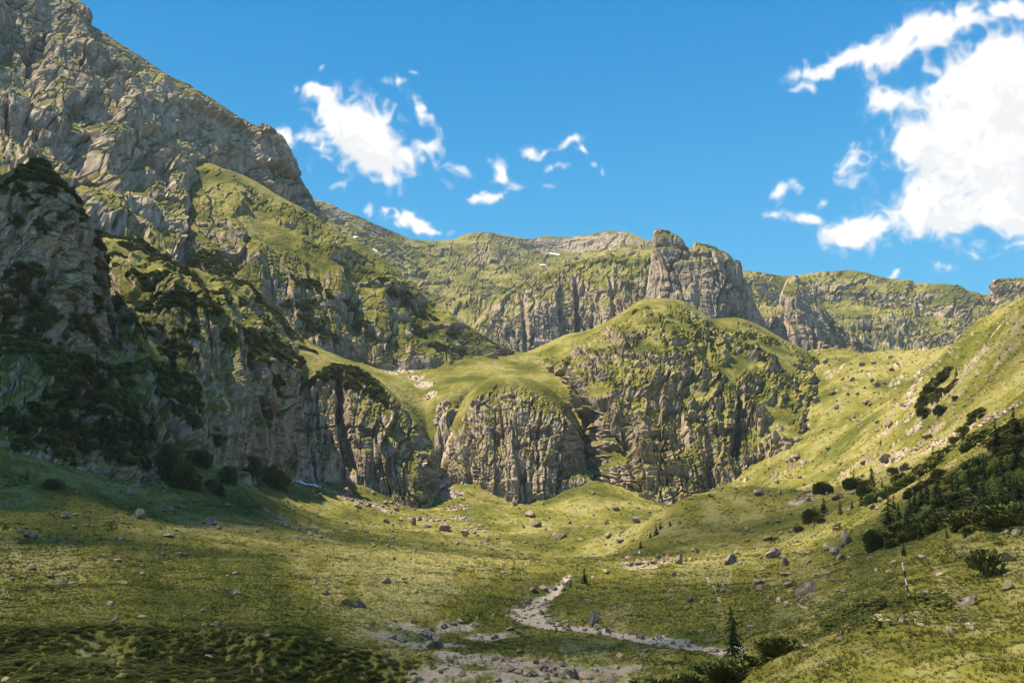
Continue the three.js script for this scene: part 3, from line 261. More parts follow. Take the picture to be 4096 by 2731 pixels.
    [32.9,151.9,-895,34.4,139.2,-805,53.1,147.6,-795,72.7,158.7,-790,96.1,169.8,-785,119.6,179.2,-782,143.2,180,-782,168.1,172,-790,195.1,169.7,-804,222.9,170.5,-818,249.5,163.8,-826,271.4,150.1,-820,284.3,138.4,-812,321,150.8,-902],
    [44.6,133.1,-866,44.6,121.8,-776,57.8,117.6,-732,80.6,119.6,-724,101.4,122.2,-718,122.9,125.1,-718,145.2,125.8,-722,169,127.5,-732,196.2,134,-752,222.8,137.2,-766,250.6,136.1,-782,275,132.7,-800,311.1,144.8,-890],
    [50.2,117.5,-847,49.4,107.5,-757,60.3,93.5,-702,79.9,92.9,-692,103.3,95.1,-688,127.6,97.1,-690,153,99.1,-697,176.4,104.7,-707,196.8,109.8,-717,219.5,107.7,-722,248.7,101.9,-738,283.7,111.7,-828],
    [59,94.6,-822,56.9,86.6,-732,69.6,72,-678,86.4,67.6,-667,105.2,68.7,-662,125.2,70.5,-664,147.7,71.1,-670,168.9,75.7,-682,188.6,85.2,-691,208.6,83.4,-690,227,72.6,-684,261.3,79.6,-774],
    [65.1,61.1,-804,62.1,56.5,-714,73.3,50.6,-671,84.4,45.1,-656,99.2,40.5,-649,117.5,38.8,-646,137.5,40.6,-651,157.1,47.5,-659,170.6,56.7,-666,194.3,66.6,-667,219.3,65.1,-658,253.6,71.5,-748],
    [66,38.7,-782,62.5,36.4,-692,72.8,35.6,-669,86.3,25.3,-650,96.8,16.9,-638,111,13.8,-632,130.5,18.1,-637,151.1,28.2,-644,168.4,41.8,-654,190.4,59,-655,215.4,60.7,-646,249.6,66.8,-736],
    [61.6,14.1,-760,58.2,14.5,-670,71.9,14.4,-665,85,4.9,-645,95.5,-1.1,-633,109.5,-4.1,-627,128.7,-1.1,-632,149.2,7.9,-640,165.8,20.3,-648,187.6,35.9,-650,212,38.4,-640,245.9,41.5,-730]] },
];
function gridGeometry(pos, col, nu, nv, keep, flat) {
  const g = new THREE.BufferGeometry(), idx = new Uint32Array((nu - 1) * (nv - 1) * 6); let k = 0;
  for (let j = 0; j < nv - 1; j++) for (let i = 0; i < nu - 1; i++) { const a = j * nu + i, b = a + 1, c = a + nu, d = c + 1; if (keep && !(keep[a] && keep[b] && keep[c] && keep[d])) continue; idx[k++] = a; idx[k++] = c; idx[k++] = b; idx[k++] = b; idx[k++] = c; idx[k++] = d; }
  g.setAttribute('position', new THREE.BufferAttribute(pos, 3)); g.setAttribute('color', new THREE.BufferAttribute(col, 3)); g.setIndex(new THREE.BufferAttribute(idx.slice(0, k), 1));
  if (!flat) g.computeVertexNormals(); return g;
}
function gridNormals(P, nu, nv, out, w = 1) {
  for (let j = 0; j < nv; j++) for (let i = 0; i < nu; i++) {
    const l = (j * nu + Math.max(i - w, 0)) * 3, r = (j * nu + Math.min(i + w, nu - 1)) * 3, u = (Math.max(j - w, 0) * nu + i) * 3, d = (Math.min(j + w, nv - 1) * nu + i) * 3, o = (j * nu + i) * 3;
    const ax = P[r] - P[l], ay = P[r + 1] - P[l + 1], az = P[r + 2] - P[l + 2], bx = P[u] - P[d], by = P[u + 1] - P[d + 1], bz = P[u + 2] - P[d + 2];
    let x = ay * bz - az * by, y = az * bx - ax * bz, z = ax * by - ay * bx; const q = Math.hypot(x, y, z) || 1; out[o] = x / q; out[o + 1] = y / q; out[o + 2] = z / q;
  }
}
function inZones(zones, x, y, z) { let w = 0; for (let i = 0; i < zones.length; i += 4) { const dx = x - zones[i], dy = y - zones[i + 1], dz = z - zones[i + 2], q = (dx * dx + dy * dy + dz * dz) / (zones[i + 3] * zones[i + 3]); if (q < 1) w = Math.max(w, 1 - q); } return w; }
const SCREE_AND_SUNLIT = [-104.6,139.1,-790.1,7.3, -96.4,135.2,-785.1,9.4, -84.6,126.2,-767,9.1, -75.6,117.5,-753,10, -67.4,105.4,-731.6,7.8, -105.8,131.8,-773.6,8.2, -89.5,143.2,-793.5,6.3, -56,93.6,-707.7,7.5, -55.8,81.6,-696.8,9.2, -52.4,65.4,-689,10, -50.5,52.8,-677.2,9.9, -47,37.7,-648.3,9.4, -47,29.1,-624.6,9.1, -42,20.7,-619.6,9, -35.7,12,-582.8,8.5, -30.1,4.3,-552,8, -21.2,-1.5,-487.7,6.5, -50.6,22,-622.9,7.4, -308.3,257,-798.2,5.3, -310.1,269.3,-790.3,4.2, -316.4,284.5,-800.5,4.2, -156.4,232.8,-846.9,5, -150.5,216.2,-836.2,5.5, -142.3,200.3,-820.7,6, -131.9,182.9,-804.9,5.9, -124.8,171,-801.7,5.8, -116.5,158.6,-791.4,5.8, -103.9,202.2,-849.5,4.5, -101.4,180.6,-831.7,5, -94.3,157.8,-803,5.3, -84.8,149,-799,6.4, 306.9,112.9,-652.1,7.8, 242.6,84.7,-525.3,7, 235.9,76.6,-518.4,5.5, 227.8,67.9,-505.4,6, 216.4,57.5,-482.6,5.1, 194.7,45.4,-427.8,5.1, 230.6,70.6,-514.4,4.8, 156.1,35.7,-281.2,4.1, 172,38.3,-321.4,4.7, 170.3,35.9,-332,4.8, 167.5,33.4,-339.8,5.4, 166.6,31.9,-352.3,5.6, 168.6,31.2,-372.2,5.4, 177.8,31.7,-410.7,5.4, 181.8,32,-435.6,4.6, 158.5,37.5,-278.8,3.3, 117,10.7,-358.8,5.2, 113.6,9.7,-358.4,3.8, 124.9,13.7,-372.9,3.5, -136.6,31.1,-578.2,5.4, -125.2,25.8,-571.1,6.8, -108.8,20.4,-540.1,7.9, -97.6,16.2,-538,8.6, -87.9,13.3,-544.9,8.7, -76.5,9.4,-541,8.6, -72.2,7.1,-587.9,8.6, -55.3,3.9,-534.7,7.8, -44.5,2.9,-533.2,7.1, -100.2,4.1,-390,4.1, -87.9,0.6,-354.4,4.2, -82.1,-0.6,-353,3.7, -72.5,-3.2,-334.2,3.1, -106.8,7.1,-392,2.6, 32.7,-9.9,-260,3.4, 38.2,-9.4,-261.9,3.5, 43.7,-8.8,-259.9,3.4];            // x, y, z, radius: fans of loose stone, and sunlight painted on gully wall
for (const f of FORMS) {
  const nu = f.nu, lines = f.rows.map((r) => resample(r, nu)), R = lines.length, nv = f.seg.reduce((a, b) => a + b, 0) + 1;
  const P = new Float64Array(nu * nv * 3), N = new Float64Array(nu * nv * 3);
  for (let r = 0, j = 0; r < R - 1; r++) for (let s = 0; s < f.seg[r] + (r === R - 2 ? 1 : 0); s++, j++) {
    const t = s / f.seg[r], a = lines[Math.max(r - 1, 0)], b = lines[r], c = lines[r + 1], d = lines[Math.min(r + 2, R - 1)];
    for (let q = 0; q < nu * 3; q++) P[j * nu * 3 + q] = mix(mix(b[q], c[q], t), spline(a[q], b[q], c[q], d[q], t), 0.7);
  }
  gridNormals(P, nu, nv, N);
  const down = [0], mid = Math.floor(nu / 2) * 3, mrow = Math.floor(nv / 2) * nu * 3; let long = 0;
  for (let j = 1; j < nv; j++) { const a = j * nu * 3 + mid, b = a - nu * 3; down.push(down[j - 1] + Math.hypot(P[a] - P[b], P[a + 1] - P[b + 1], P[a + 2] - P[b + 2])); }
  for (let i = 1; i < nu; i++) { const a = mrow + i * 3; long += Math.hypot(P[a] - P[a - 3], P[a + 1] - P[a - 2], P[a + 2] - P[a - 1]); }
  const pos = new Float32Array(nu * nv * 3), col = new Float32Array(nu * nv * 3), RK = new Float32Array(nu * nv), c = [0, 0, 0], c2 = [0, 0, 0], S = f.S, o = f.seed * 137;
  for (let q = 0; q < nu * nv; q++) {
    const i = q * 3, x = P[i], y = P[i + 1], z = P[i + 2], ny = N[i + 1];
    const vf = (Math.floor(q / nu) - f.seg[0]) / (nv - f.seg[0]), crest = smooth(-0.02, 0.2, vf), capped = f.cap ? smooth(f.cap * 0.55, f.cap, vf + 0.5 * f.cap * fbm(x / 16, y / 16, z / 16, 3)) : 1;
    const rk = capped * smooth(-0.16, 0.16, f.rocky - 0.5 + (0.70 - ny) * 1.6 + 0.75 * fbm(x / (34 * S) + o, y / (30 * S), z / (34 * S), 3));
    RK[q] = rk;
    let d = mix(S * (0.9 * fbm(x / (14 * S), y / (14 * S), z / (14 * S), 3) + 0.3 * noise(x / (2.6 * S), y / (1.6 * S), z / (2.6 * S)) + 0.15 * noise(x / S, y / S, z / S)), breakRock(x + o, y, z, (q % nu) / (nu - 1) * long, down[Math.floor(q / nu)], S, f, (f.big ?? 1) * mix(0.25, 1, smooth(f.seg[0] - 3, f.seg[0] + 0.22 * (nv - f.seg[0]), Math.floor(q / nu)))), rk);
    if (f.clefts) for (const [x0, y0, x1, y1, w, deep] of f.clefts) { const tt = (y - y0) / (y1 - y0); if (tt > -0.15 && tt < 1.15) { const e = (x - mix(x0, x1, tt) + (0.4 * w + 0.8) * noise(y / 8, 3, o + x1) + 0.5 * noise(y / 2.5, 4, o + x1)) / w; d -= deep * Math.exp(-e * e * e * e) * smooth(-0.15, 0.1, tt) * smooth(1.15, 0.9, tt); } }
    if (f.gully) { const u = (q % nu) / nu * f.gully; d += mix(0.1, 1, crest) * S * (f.deep ?? 11) * (ridged(u + 0.25 * noise(x / 60, y / 60, z / 60), o, Math.floor(q / nu) / nv * 0.9, 2) - 0.25); }
    d *= mix(0.45, 1, crest);
    const tilt = f.side ?? 0.25, nx = N[i], nz = N[i + 2], k = Math.hypot(nx, ny * (1 - tilt * rk), nz) || 1;
    pos[i] = x + d * nx / k; pos[i + 1] = y + d * ny * (1 - tilt * rk) / k; pos[i + 2] = z + d * nz / k;
  }
  gridNormals(pos, nu, nv, N, 2);
  for (let q = 0; q < nu * nv; q++) {
    const i = q * 3, x = pos[i], y = pos[i + 1], z = pos[i + 2], rk = RK[q];
    const g = smooth(-0.05, 0.05, N[i + 1] + 0.10 * noise(x / (3 * S), y / (3 * S), z / (3 * S)) + 0.30 * fbm(x / (24 * S) + o, y / (24 * S), z / (24 * S), 3) - mix(0.26, f.bare ?? 0.56, rk));
    stoneColour(c, x + o, y, z, S); if (f.pale) { c[0] *= f.pale; c[1] *= f.pale; c[2] *= f.pale; } turfColour(c2, x + o, y, z, S * 0.8, f.dry ?? 0.4); 
    const sc = inZones(SCREE_AND_SUNLIT, x, y, z), lose = sc > 0 ? smooth(0.25, 0.4, sc + 0.35 * noise(x / 5, y / 5, z / 5) + 0.15 * noise(x / 1.5, y / 1.5, z / 1.5)) : 0, gg = g * (1 - lose);
    for (let k = 0; k < 3; k++) col[i + k] = mix(lose > 0 ? mix(c[k], [0.30, 0.245, 0.19][k] * (1 + 0.5 * noise(x / 1.3, y, z / 1.3)), lose) : c[k], c2[k], gg);  // pale stone tone; on the gully wall it stands in for sunlight
  }
  const m = put(f.name, gridGeometry(pos, col, nu, nv, null, true), earth); tag(m, f.label, f.category, undefined, 'structure');
  LAND.push({ name: f.name, pos, N, nu, nv, RK });
}
// ---------------------------------------------------------------- the valley floor and the turf slopes: one sheet through surveyed heights
const SURVEY = [-53.4,-10.3,-72, -84.3,-8.6,-112, -137.2,-4.2,-180, -176.8,3.9,-230, -221.7,20.8,-285, -39.3,-10.3,-72, -46.2,-9.4,-84, -50.8,-8.9,-92, -66.6,-8.8,-120, -89.3,-7.9,-160, -118,-4.6,-210, -142.5,1.8,-252, -160.7,12.5,-282, -175.5,23.7,-306, -33.5,-10.7,-74, -36.9,-9.8,-81, -41.2,-9.2,-90, -54.3,-9.2,-118, -70.4,-8.2,-152, -96.9,-5.1,-208, -122.9,1.8,-262, -141.6,10.3,-300, -152.6,17.1,-322, -27.4,-11,-76, -30.1,-10,-83, -33.5,-9.5,-92, -44.7,-9.5,-122, -60.7,-9,-165, -88.9,-6.1,-240, -115.7,1.8,-310, -131.2,10.1,-350, -145.9,19.2,-385, -152,29.7,-418, -20.9,-11.3,-78, -23.1,-10.5,-86, -25.9,-9.5,-96, -34,-9.8,-125, -47,-9.5,-172, -71.5,-6.8,-260, -96.9,1.8,-350, -119.8,14,-430, -140,28.5,-500, -19.6,-10.1,-92, -20.9,-10.1,-112, -14.3,-12,-82, -15.5,-11.5,-96, -17.5,-11.3,-118, -130.4,26,-565, -110.2,9.8,-480, -86.8,-0.9,-380, -59.9,-7.2,-275, -38.9,-10,-180, -94.1,24.5,-596, -83.3,9.3,-530, -67.3,-1.2,-430, -46.7,-8.1,-300, -29.4,-10.6,-190, -22.3,-11,-145, -61.9,9.7,-594, -48.7,-3.1,-470, -35.1,-8.1,-340, -52.4,25.8,-632, -47.2,11.6,-590, -37.8,-1,-505, -28.5,30.1,-646, -23.1,13,-590, -18.2,-1,-500, -14.9,-7.8,-410, -10.9,-10.8,-300, -7.2,-11.3,-200, -7.2,-11.8,-158, 4.3,14.5,-636, 3.7,1.3,-545, 2.9,-6.9,-440, 3.4,-10.8,-300, 53.9,31.8,-657, 47.9,15.6,-605, 37.3,-1,-505, 30.6,-8.3,-415, 24.9,-10.8,-300, 110.7,13.2,-630, 85.7,3.9,-550, 60.4,-5.1,-460, 45.2,-11.5,-380, -6.8,-12.2,-83, -8.4,-12.3,-102, -10.2,-12.5,-124, 0.9,-12.3,-84, 1.2,-12.6,-104, 0.9,-13,-142, 2.5,-12.9,-158, 8.2,-12.4,-185, 12.5,-11.6,-212, 8.5,-12.6,-104, 13,-12.4,-124, 15.6,-11.9,-148, 20.2,-11.5,-190, 32.6,-11.1,-250, 11.7,-11.3,-78, 17,-12.2,-112, 13.8,-10,-70, 19,-11,-96, 21.3,-11,-96, 23.5,-11.3,-118, 28,-11.2,-140, 37.4,-11.2,-186, 50.1,-9.8,-248, 60.8,-7.4,-300, 68.3,-3,-336, 75.1,4.4,-368, 85.9,13.2,-400, 45.1,-9.5,-345, 57.6,-0.8,-370, 72.6,9.2,-392, 102.5,15.8,-404, 113.4,14.3,-388, 117.8,10,-362, 88.2,1.8,-350, 75.2,-6,-300, 16.8,-8,-58, 20.4,-7.9,-70, 25.8,-8,-88, 32.4,-8.4,-110, 44.4,-8.7,-150, 62.4,-8,-210, 77.6,-5.5,-260, 89.8,-1.8,-300, 18.4,-6.3,-48, 20.8,-5.7,-54, 23.2,-4.9,-60, 25.7,-4.4,-66, 31.2,-4.6,-80, 43,-4.9,-110, 58.9,-4.6,-150, 76.9,-2.8,-195, 95,0.6,-240, 121.1,7.8,-320, 20.9,-5.7,-44, 24.9,-5,-52, 29.9,-4,-62, 33.3,-3.2,-70, 43.8,-2.9,-90, 58.7,-1.6,-120, 76.2,1,-155, 99,7.4,-200, 127.3,18.8,-255, 22.9,-5.3,-42, 26.4,-4.5,-48, 32.2,-3.6,-58, 36.9,-2.3,-66, 47.1,-1.8,-84, 58.6,0.3,-104, 73.7,3.6,-130, 103,12,-180, 132.6,23.8,-230, 168.8,44,-290, 205.8,70.4,-350, 249.7,107.9,-420, 26.9,-4.7,-38, 35.9,-2.9,-50, 50.9,-0.6,-70, 81,4.3,-110, 150.9,30.8,-200, 215.5,71,-280, 291.3,136.6,-370, 173.6,40.6,-650, 158.4,22.6,-560, 163.2,19.6,-500, 193.8,40.7,-590, 212.9,61.3,-645, 243.1,95.9,-720, 276,134.3,-800, 316.7,176.9,-900, 157.3,15.7,-420, 192.3,35.4,-510, 228,63.9,-600, 268.1,102,-700, 320.1,149.8,-830, 344.2,173.6,-890, 170,24.7,-400, 209.9,48.9,-490, 254.5,78.9,-590, 299.4,112.6,-690, 349,151.3,-800, 358.9,144.9,-770, 196.4,48.2,-410, 231.5,71.7,-480, 276.2,99.1,-570, 327.4,131,-680, 190.1,40.1,-420, 163.2,31.5,-310, 202,57.1,-380, 241.2,85.4,-450, 280.8,118.1,-520, 385.3,175.1,-1000, 408.5,147.6,-880, 343.7,127.3,-640, 318.8,118.7,-540, 374.1,135,-780, 350.3,172.5,-1000, 390.4,162.4,-500, -61.2,18.9,-720, 8.6,15.9,-740, 98,19.4,-740, 151.6,19.4,-740, 192.8,27.1,-760, -140.2,24.4,-680, -110.3,21.8,-700, -170.2,28.5,-560, -178.1,15.7,-420, -198.9,23.5,-380, -254.3,23.5,-380, -295.8,29,-380, 0,0,0, -12,0,2, 12,1,2, 0,1,15, -30,-1,10, 30,3,10, -60,-2,-10, 60,6,-10, 0,-4,-20, -40,-6,-30, 30,-1.5,-25, 0,-11,-50, -50,-11,-55, 80,16,-40, -160,-4,-60, -200,6,-120, -260,30,-180];          // x, y, z
const REACH = [-1.039,360, -0.799,360, -0.589,360, -0.409,430, -0.308,540, -0.258,640, -0.088,720, 0.087,740, 0.262,780, 0.337,1000, 0.403,1000, 0.468,900, 0.513,740, 0.589,600, 0.763,520, 1.114,420];            // how far the sheet runs, by bearing (x per metre ahead)
const STREAM = [14.7,-232.5,0.7, 10.1,-192.4,0.9, 7.5,-182.9,1.2, 4.2,-163.4,2.2, 2.2,-149.6,3, 2.9,-138.3,2.4, 6,-132.2,2, 10.3,-130.1,1.9, 14,-122.1,1.8, 17.4,-114.4,1.7, 19.4,-105.6,1.6, 21.1,-97.1,1.4, 19.1,-77.8,1];          // middle line of the dry stream bed: x, z, half width
const GRAVEL = [-16.3,-127.7,4, -12.4,-122.3,6, -8.2,-129.6,5, -9.4,-107.3,6, -5.2,-94.7,6, -2,-94.9,6, 1.1,-91.6,6, 2.1,-84,7, 4.6,-87.1,5, -3.2,-124.3,6, -15.3,-110.3,5, 5.8,-79.7,6, -5.4,-85.8,6, 9,-85.2,4, 8.2,-189.1,4, 5,-179.7,4, 34.9,-250.6,8];          // x, z, radius of stony ground
const n = SURVEY.length / 3, K = 100;
const U = (r2) => r2 > 0 ? r2 * Math.log(r2) : 0;
const WEIGHTS = (() => {
  const m = n + 3, A = Array.from({ length: m }, () => new Float64Array(m + 1));
  for (let i = 0; i < n; i++) { const xi = SURVEY[3 * i] / K, zi = SURVEY[3 * i + 2] / K; for (let j = 0; j < n; j++) A[i][j] = U((xi - SURVEY[3 * j] / K) ** 2 + (zi - SURVEY[3 * j + 2] / K) ** 2) + (i === j ? 0.0004 : 0); A[i][n] = A[n][i] = 1; A[i][n + 1] = A[n + 1][i] = xi; A[i][n + 2] = A[n + 2][i] = zi; A[i][m] = SURVEY[3 * i + 1]; }
  for (let i = 0; i < m; i++) { let p = i; for (let r = i + 1; r < m; r++) if (Math.abs(A[r][i]) > Math.abs(A[p][i])) p = r; [A[i], A[p]] = [A[p], A[i]]; for (let r = 0; r < m; r++) if (r !== i) { const q = A[r][i] / A[i][i]; if (q) for (let c = i; c <= m; c++) A[r][c] -= q * A[i][c]; } }
  return Float64Array.from(A.map((r, i) => r[m] / r[i]));
})();
function surveyed(x, z) { const X = x / K, Z = z / K; let h = WEIGHTS[n] + WEIGHTS[n + 1] * X + WEIGHTS[n + 2] * Z; for (let i = 0; i < n; i++) { const dx = X - SURVEY[3 * i] / K, dz = Z - SURVEY[3 * i + 2] / K, r = dx * dx + dz * dz; if (r > 0) h += WEIGHTS[i] * r * Math.log(r); } return h; }
function streamAt(x, z) {           // 1 in the middle of the bed, 0 at its edge, below 0 outside
  let best = -9;
  for (let i = 0; i + 5 < STREAM.length; i += 3) { const ax = STREAM[i], az = STREAM[i + 1], bx = STREAM[i + 3], bz = STREAM[i + 4], t = clamp(((x - ax) * (bx - ax) + (z - az) * (bz - az)) / ((bx - ax) ** 2 + (bz - az) ** 2)), w = mix(STREAM[i + 2], STREAM[i + 5], t), d = Math.hypot(x - ax - t * (bx - ax), z - az - t * (bz - az)); best = Math.max(best, 1 - d / w); }
  return best;
}
function stony(x, z) { let w = 0; for (let i = 0; i < GRAVEL.length; i += 3) { const q = Math.hypot(x - GRAVEL[i], z - GRAVEL[i + 1]) / GRAVEL[i + 2]; if (q < 1) w = Math.max(w, 1 - q); } return w; }
function outcrop(x, z) { return smooth(0.20, 0.32, fbm(x / 22 + 3, 2.4, z / 26, 4)); }
function turfHeight(x, z) {
  const far = smooth(20, 140, Math.hypot(x, z));
  let h = surveyed(x, z), big = fbm(x / 34, 1.5, z / 34, 3);
  h += far * (2.6 * big) + 0.7 * fbm(x / 15, 2.2, z / 15, 2) + 0.55 * fbm(x / 7.5, 4.5, z / 7.5, 3) + smooth(150, 450, Math.hypot(x, z)) * (0.5 * noise(x / 3.1, 2.1, z / 3.1) + 0.8 * ridged(x / 9, 5.2, z / 9, 2)) + 0.26 * noise(x / 1.7, 2.5, z / 1.7) + 0.10 * noise(x / 0.6, 8.5, z / 0.6) + 0.34 * far * ridged(x / 4.6 + 2, 3.5, z / 4.6, 2);
  const t = (h + 0.7 * noise(x / 9, 3.3, z / 9)) / 0.9, s = t - Math.floor(t);
  h += far * 0.55 * (s < 0.7 ? s / 0.7 : (1 - s) / 0.3) * smooth(-0.1, 0.4, noise(x / 40, 6.6, z / 40));   // cattle steps
  const wild = smooth(330, 430, Math.hypot(x, z)) * smooth(60, 120, x);
  if (wild > 0) { const oc = outcrop(x, z); h += wild * (1.0 * ridged(x / 6, 5.1, z / 6, 3) + 1.9 * fbm(x / 13, 9.1, z / 13, 3) + 0.4 * noise(x / 1.6, 3.1, z / 1.6)); if (oc > 0) { blocks(x / 1.9, 0.4, z / 1.9); h += wild * oc * (0.2 + 3.2 * BLOCK.id * BLOCK.id + 2.6 * BLOCK.tilt); } }
  const edge = 94 + 7 * noise(x / 24, 7.7, 1.2) + 2.5 * noise(x / 6, 1.7, 4.2), D = -z; if (x < -2 && D < 120) h -= 2.4 * smooth(edge, edge - 7, D) * smooth(-2, -14, x) - 0.5 * smooth(edge + 14, edge, D) * smooth(-2, -14, x);   // the bank above the stones
  const b = streamAt(x, z); if (b > -1.2) h -= 0.4 * smooth(-1.2, 0.5, b);
  return h;
}
{
  const nu = 720, nv = 880, pos = new Float32Array(nu * nv * 3), col = new Float32Array(nu * nv * 3), N = new Float64Array(nu * nv * 3), c = [0, 0, 0], c2 = [0, 0, 0];
  for (let j = 0; j < nv; j++) for (let i = 0; i < nu; i++) {
    const u = mix(-0.80, 0.80, i / (nu - 1)); let k = 0; while (REACH[2 * k + 2] < u) k++;
    const end = mix(REACH[2 * k + 1], REACH[2 * k + 3], (u - REACH[2 * k]) / (REACH[2 * k + 2] - REACH[2 * k]));
    const t = j / (nv - 1), D = 24 * Math.pow(end / 24, Math.pow(t, 0.62)), x = u * D, z = -D, o = (j * nu + i) * 3;
    pos[o] = x; pos[o + 1] = turfHeight(x, z); pos[o + 2] = z;
  }
  gridNormals(pos, nu, nv, N); for (let q = 0; q < N.length; q++) N[q] *= N[q - q % 3 + 1] < 0 ? -1 : 1;
  for (let q = 0; q < nu * nv; q++) {
    const i = q * 3, x = pos[i], y = pos[i + 1], z = pos[i + 2], dist = Math.hypot(x, z), S = clamp(dist / 260, 0.25, 1.0);
    turfColour(c2, x, y, z, S, 0.35 + 0.5 * smooth(-0.1, 0.3, fbm(x / 60, 0, z / 60, 2))); stoneColour(c, x, y, z, 0.6);
    const sn = stony(x, z), sb = streamAt(x, z), e = 0.55 * noise(x / 2.6, 1, z / 2.6) + 0.3 * noise(x / 0.8, 2, z / 0.8), sc = inZones(SCREE_AND_SUNLIT, x, y, z);
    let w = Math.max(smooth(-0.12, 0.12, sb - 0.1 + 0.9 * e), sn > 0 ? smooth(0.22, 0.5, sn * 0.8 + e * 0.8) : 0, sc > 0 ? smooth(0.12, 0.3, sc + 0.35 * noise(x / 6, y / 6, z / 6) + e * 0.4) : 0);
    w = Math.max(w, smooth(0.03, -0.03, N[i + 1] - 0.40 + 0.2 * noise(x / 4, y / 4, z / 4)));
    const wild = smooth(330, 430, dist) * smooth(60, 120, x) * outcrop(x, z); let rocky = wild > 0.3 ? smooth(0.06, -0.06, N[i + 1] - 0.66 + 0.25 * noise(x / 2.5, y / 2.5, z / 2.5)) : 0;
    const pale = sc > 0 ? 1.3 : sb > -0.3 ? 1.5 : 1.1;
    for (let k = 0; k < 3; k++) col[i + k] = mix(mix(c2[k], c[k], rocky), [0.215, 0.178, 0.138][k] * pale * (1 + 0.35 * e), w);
  }
  const m = put('ground', gridGeometry(pos, col, nu, nv), earth); tag(m, 'uneven green turf of the valley floor rising into slopes on both sides', 'ground', undefined, 'structure');
  LAND.push({ name: 'ground', pos, N, nu, nv });
}
{                                   // the slope under the camera's feet
  const nu = 50, nv = 44, pos = new Float32Array(nu * nv * 3), col = new Float32Array(nu * nv * 3), c = [0, 0, 0];
  for (let j = 0; j < nv; j++) for (let i = 0; i < nu; i++) { const o = (j * nu + i) * 3, z = mix(20, -24.3, j / (nv - 1)), x = mix(-1, 1, i / (nu - 1)) * 40; pos[o] = x; pos[o + 1] = turfHeight(x, -z > 0 ? z : z) - 0.02; pos[o + 2] = z; turfColour(c, x, 0, z, 0.25, 0.4); col.set(c, o); }
  for (let j = 0; j < nv / 2; j++) for (let i = 0; i < nu * 3; i++) for (const a of [pos, col]) { const p = j * nu * 3 + i, q = (nv - 1 - j) * nu * 3 + i, t = a[p]; a[p] = a[q]; a[q] = t; }
  tag(put('ground', gridGeometry(pos, col, nu, nv), earth), 'grass slope around the viewpoint', 'ground', undefined, 'structure');
}
{
  const g = new THREE.CircleGeometry(9000, 96).rotateX(-Math.PI / 2), m = put('terrain', g, new THREE.MeshStandardMaterial({ color: new THREE.Color().setRGB(0.08, 0.085, 0.02), roughness: 1 }));
  m.position.set(0, -70, -1500); tag(m, 'low country far below and beyond the mountains', 'ground', undefined, 'structure');
}
// ---------------------------------------------------------------- boulders
const rockPaint = new THREE.MeshPhysicalMaterial({ vertexColors: true, roughness: 1, specularIntensity: 0.2, flatShading: true }); rockPaint.name = 'boulder stone';
function boulderShape(seed, moss, flat = 1, detail = 5) {   // a lump cut by flat breaks, foot at y = 0, about 1 m wide and 1 m high
  const r = rng(seed), g = new THREE.IcosahedronGeometry(0.5, detail), p = g.attributes.position, cuts = [], c = [0, 0, 0], c2 = [0, 0, 0], v = new THREE.Vector3();
  for (let k = 0; k < 14; k++) { const a = r() * 6.283, z = r() * 1.7 - 0.7, s = Math.sqrt(Math.max(0.05, 1 - z * z)); cuts.push([s * Math.cos(a), z, s * Math.sin(a), 0.22 + 0.19 * r()]); }
  let lo = 9, hi = -9, wx = 0;
  for (let i = 0; i < p.count; i++) {
    v.fromBufferAttribute(p, i); const n0 = v.clone();
    for (let pass = 0; pass < 2; pass++) for (const q of cuts) { const d = v.x * q[0] + v.y * q[1] + v.z * q[2]; if (d > q[3]) { const e = (d - q[3]) * 0.99; v.x -= q[0] * e; v.y -= q[1] * e; v.z -= q[2] * e; } }
    const k = 1 + 0.06 * noise(n0.x * 4 + seed, n0.y * 4, n0.z * 4) + 0.05 * noise(n0.x * 11 + seed, n0.y * 11, n0.z * 11); v.multiplyScalar(k); v.y *= flat;
    p.setXYZ(i, v.x, v.y, v.z); lo = Math.min(lo, v.y); hi = Math.max(hi, v.y); wx = Math.max(wx, Math.abs(v.x), Math.abs(v.z));
  }
  const col = new Float32Array(p.count * 3);
  g.translate(0, -lo - 0.16 * (hi - lo), 0); g.scale(0.5 / wx, 1 / (0.84 * (hi - lo)), 0.5 / wx); g.computeVertexNormals(); const nn = g.attributes.normal;
  for (let i = 0; i < p.count; i++) {
    stoneColour(c, p.getX(i) * 6 + seed * 9, p.getY(i) * 6, p.getZ(i) * 6, 0.5); turfColour(c2, p.getX(i) * 5 + seed, p.getY(i) * 5, p.getZ(i) * 5, 0.4, 0.5);
    const w = moss ? smooth(0.0, 0.2, nn.getY(i) - 0.45 + 0.5 * noise(p.getX(i) * 5 + seed, p.getY(i) * 5, p.getZ(i) * 5)) : 0;
    for (let k = 0; k < 3; k++) col[i * 3 + k] = mix(c[k] * 0.8, c2[k] * 0.9, w);
  }
  g.setAttribute('color', new THREE.BufferAttribute(col, 3)); return g;
}
const BOULDER_SHAPES = [boulderShape(3, 0), boulderShape(5, 0), boulderShape(8, 1), boulderShape(13, 0), boulderShape(21, 0), boulderShape(34, 1), boulderShape(55, 0), boulderShape(89, 0), boulderShape(101, 0)];
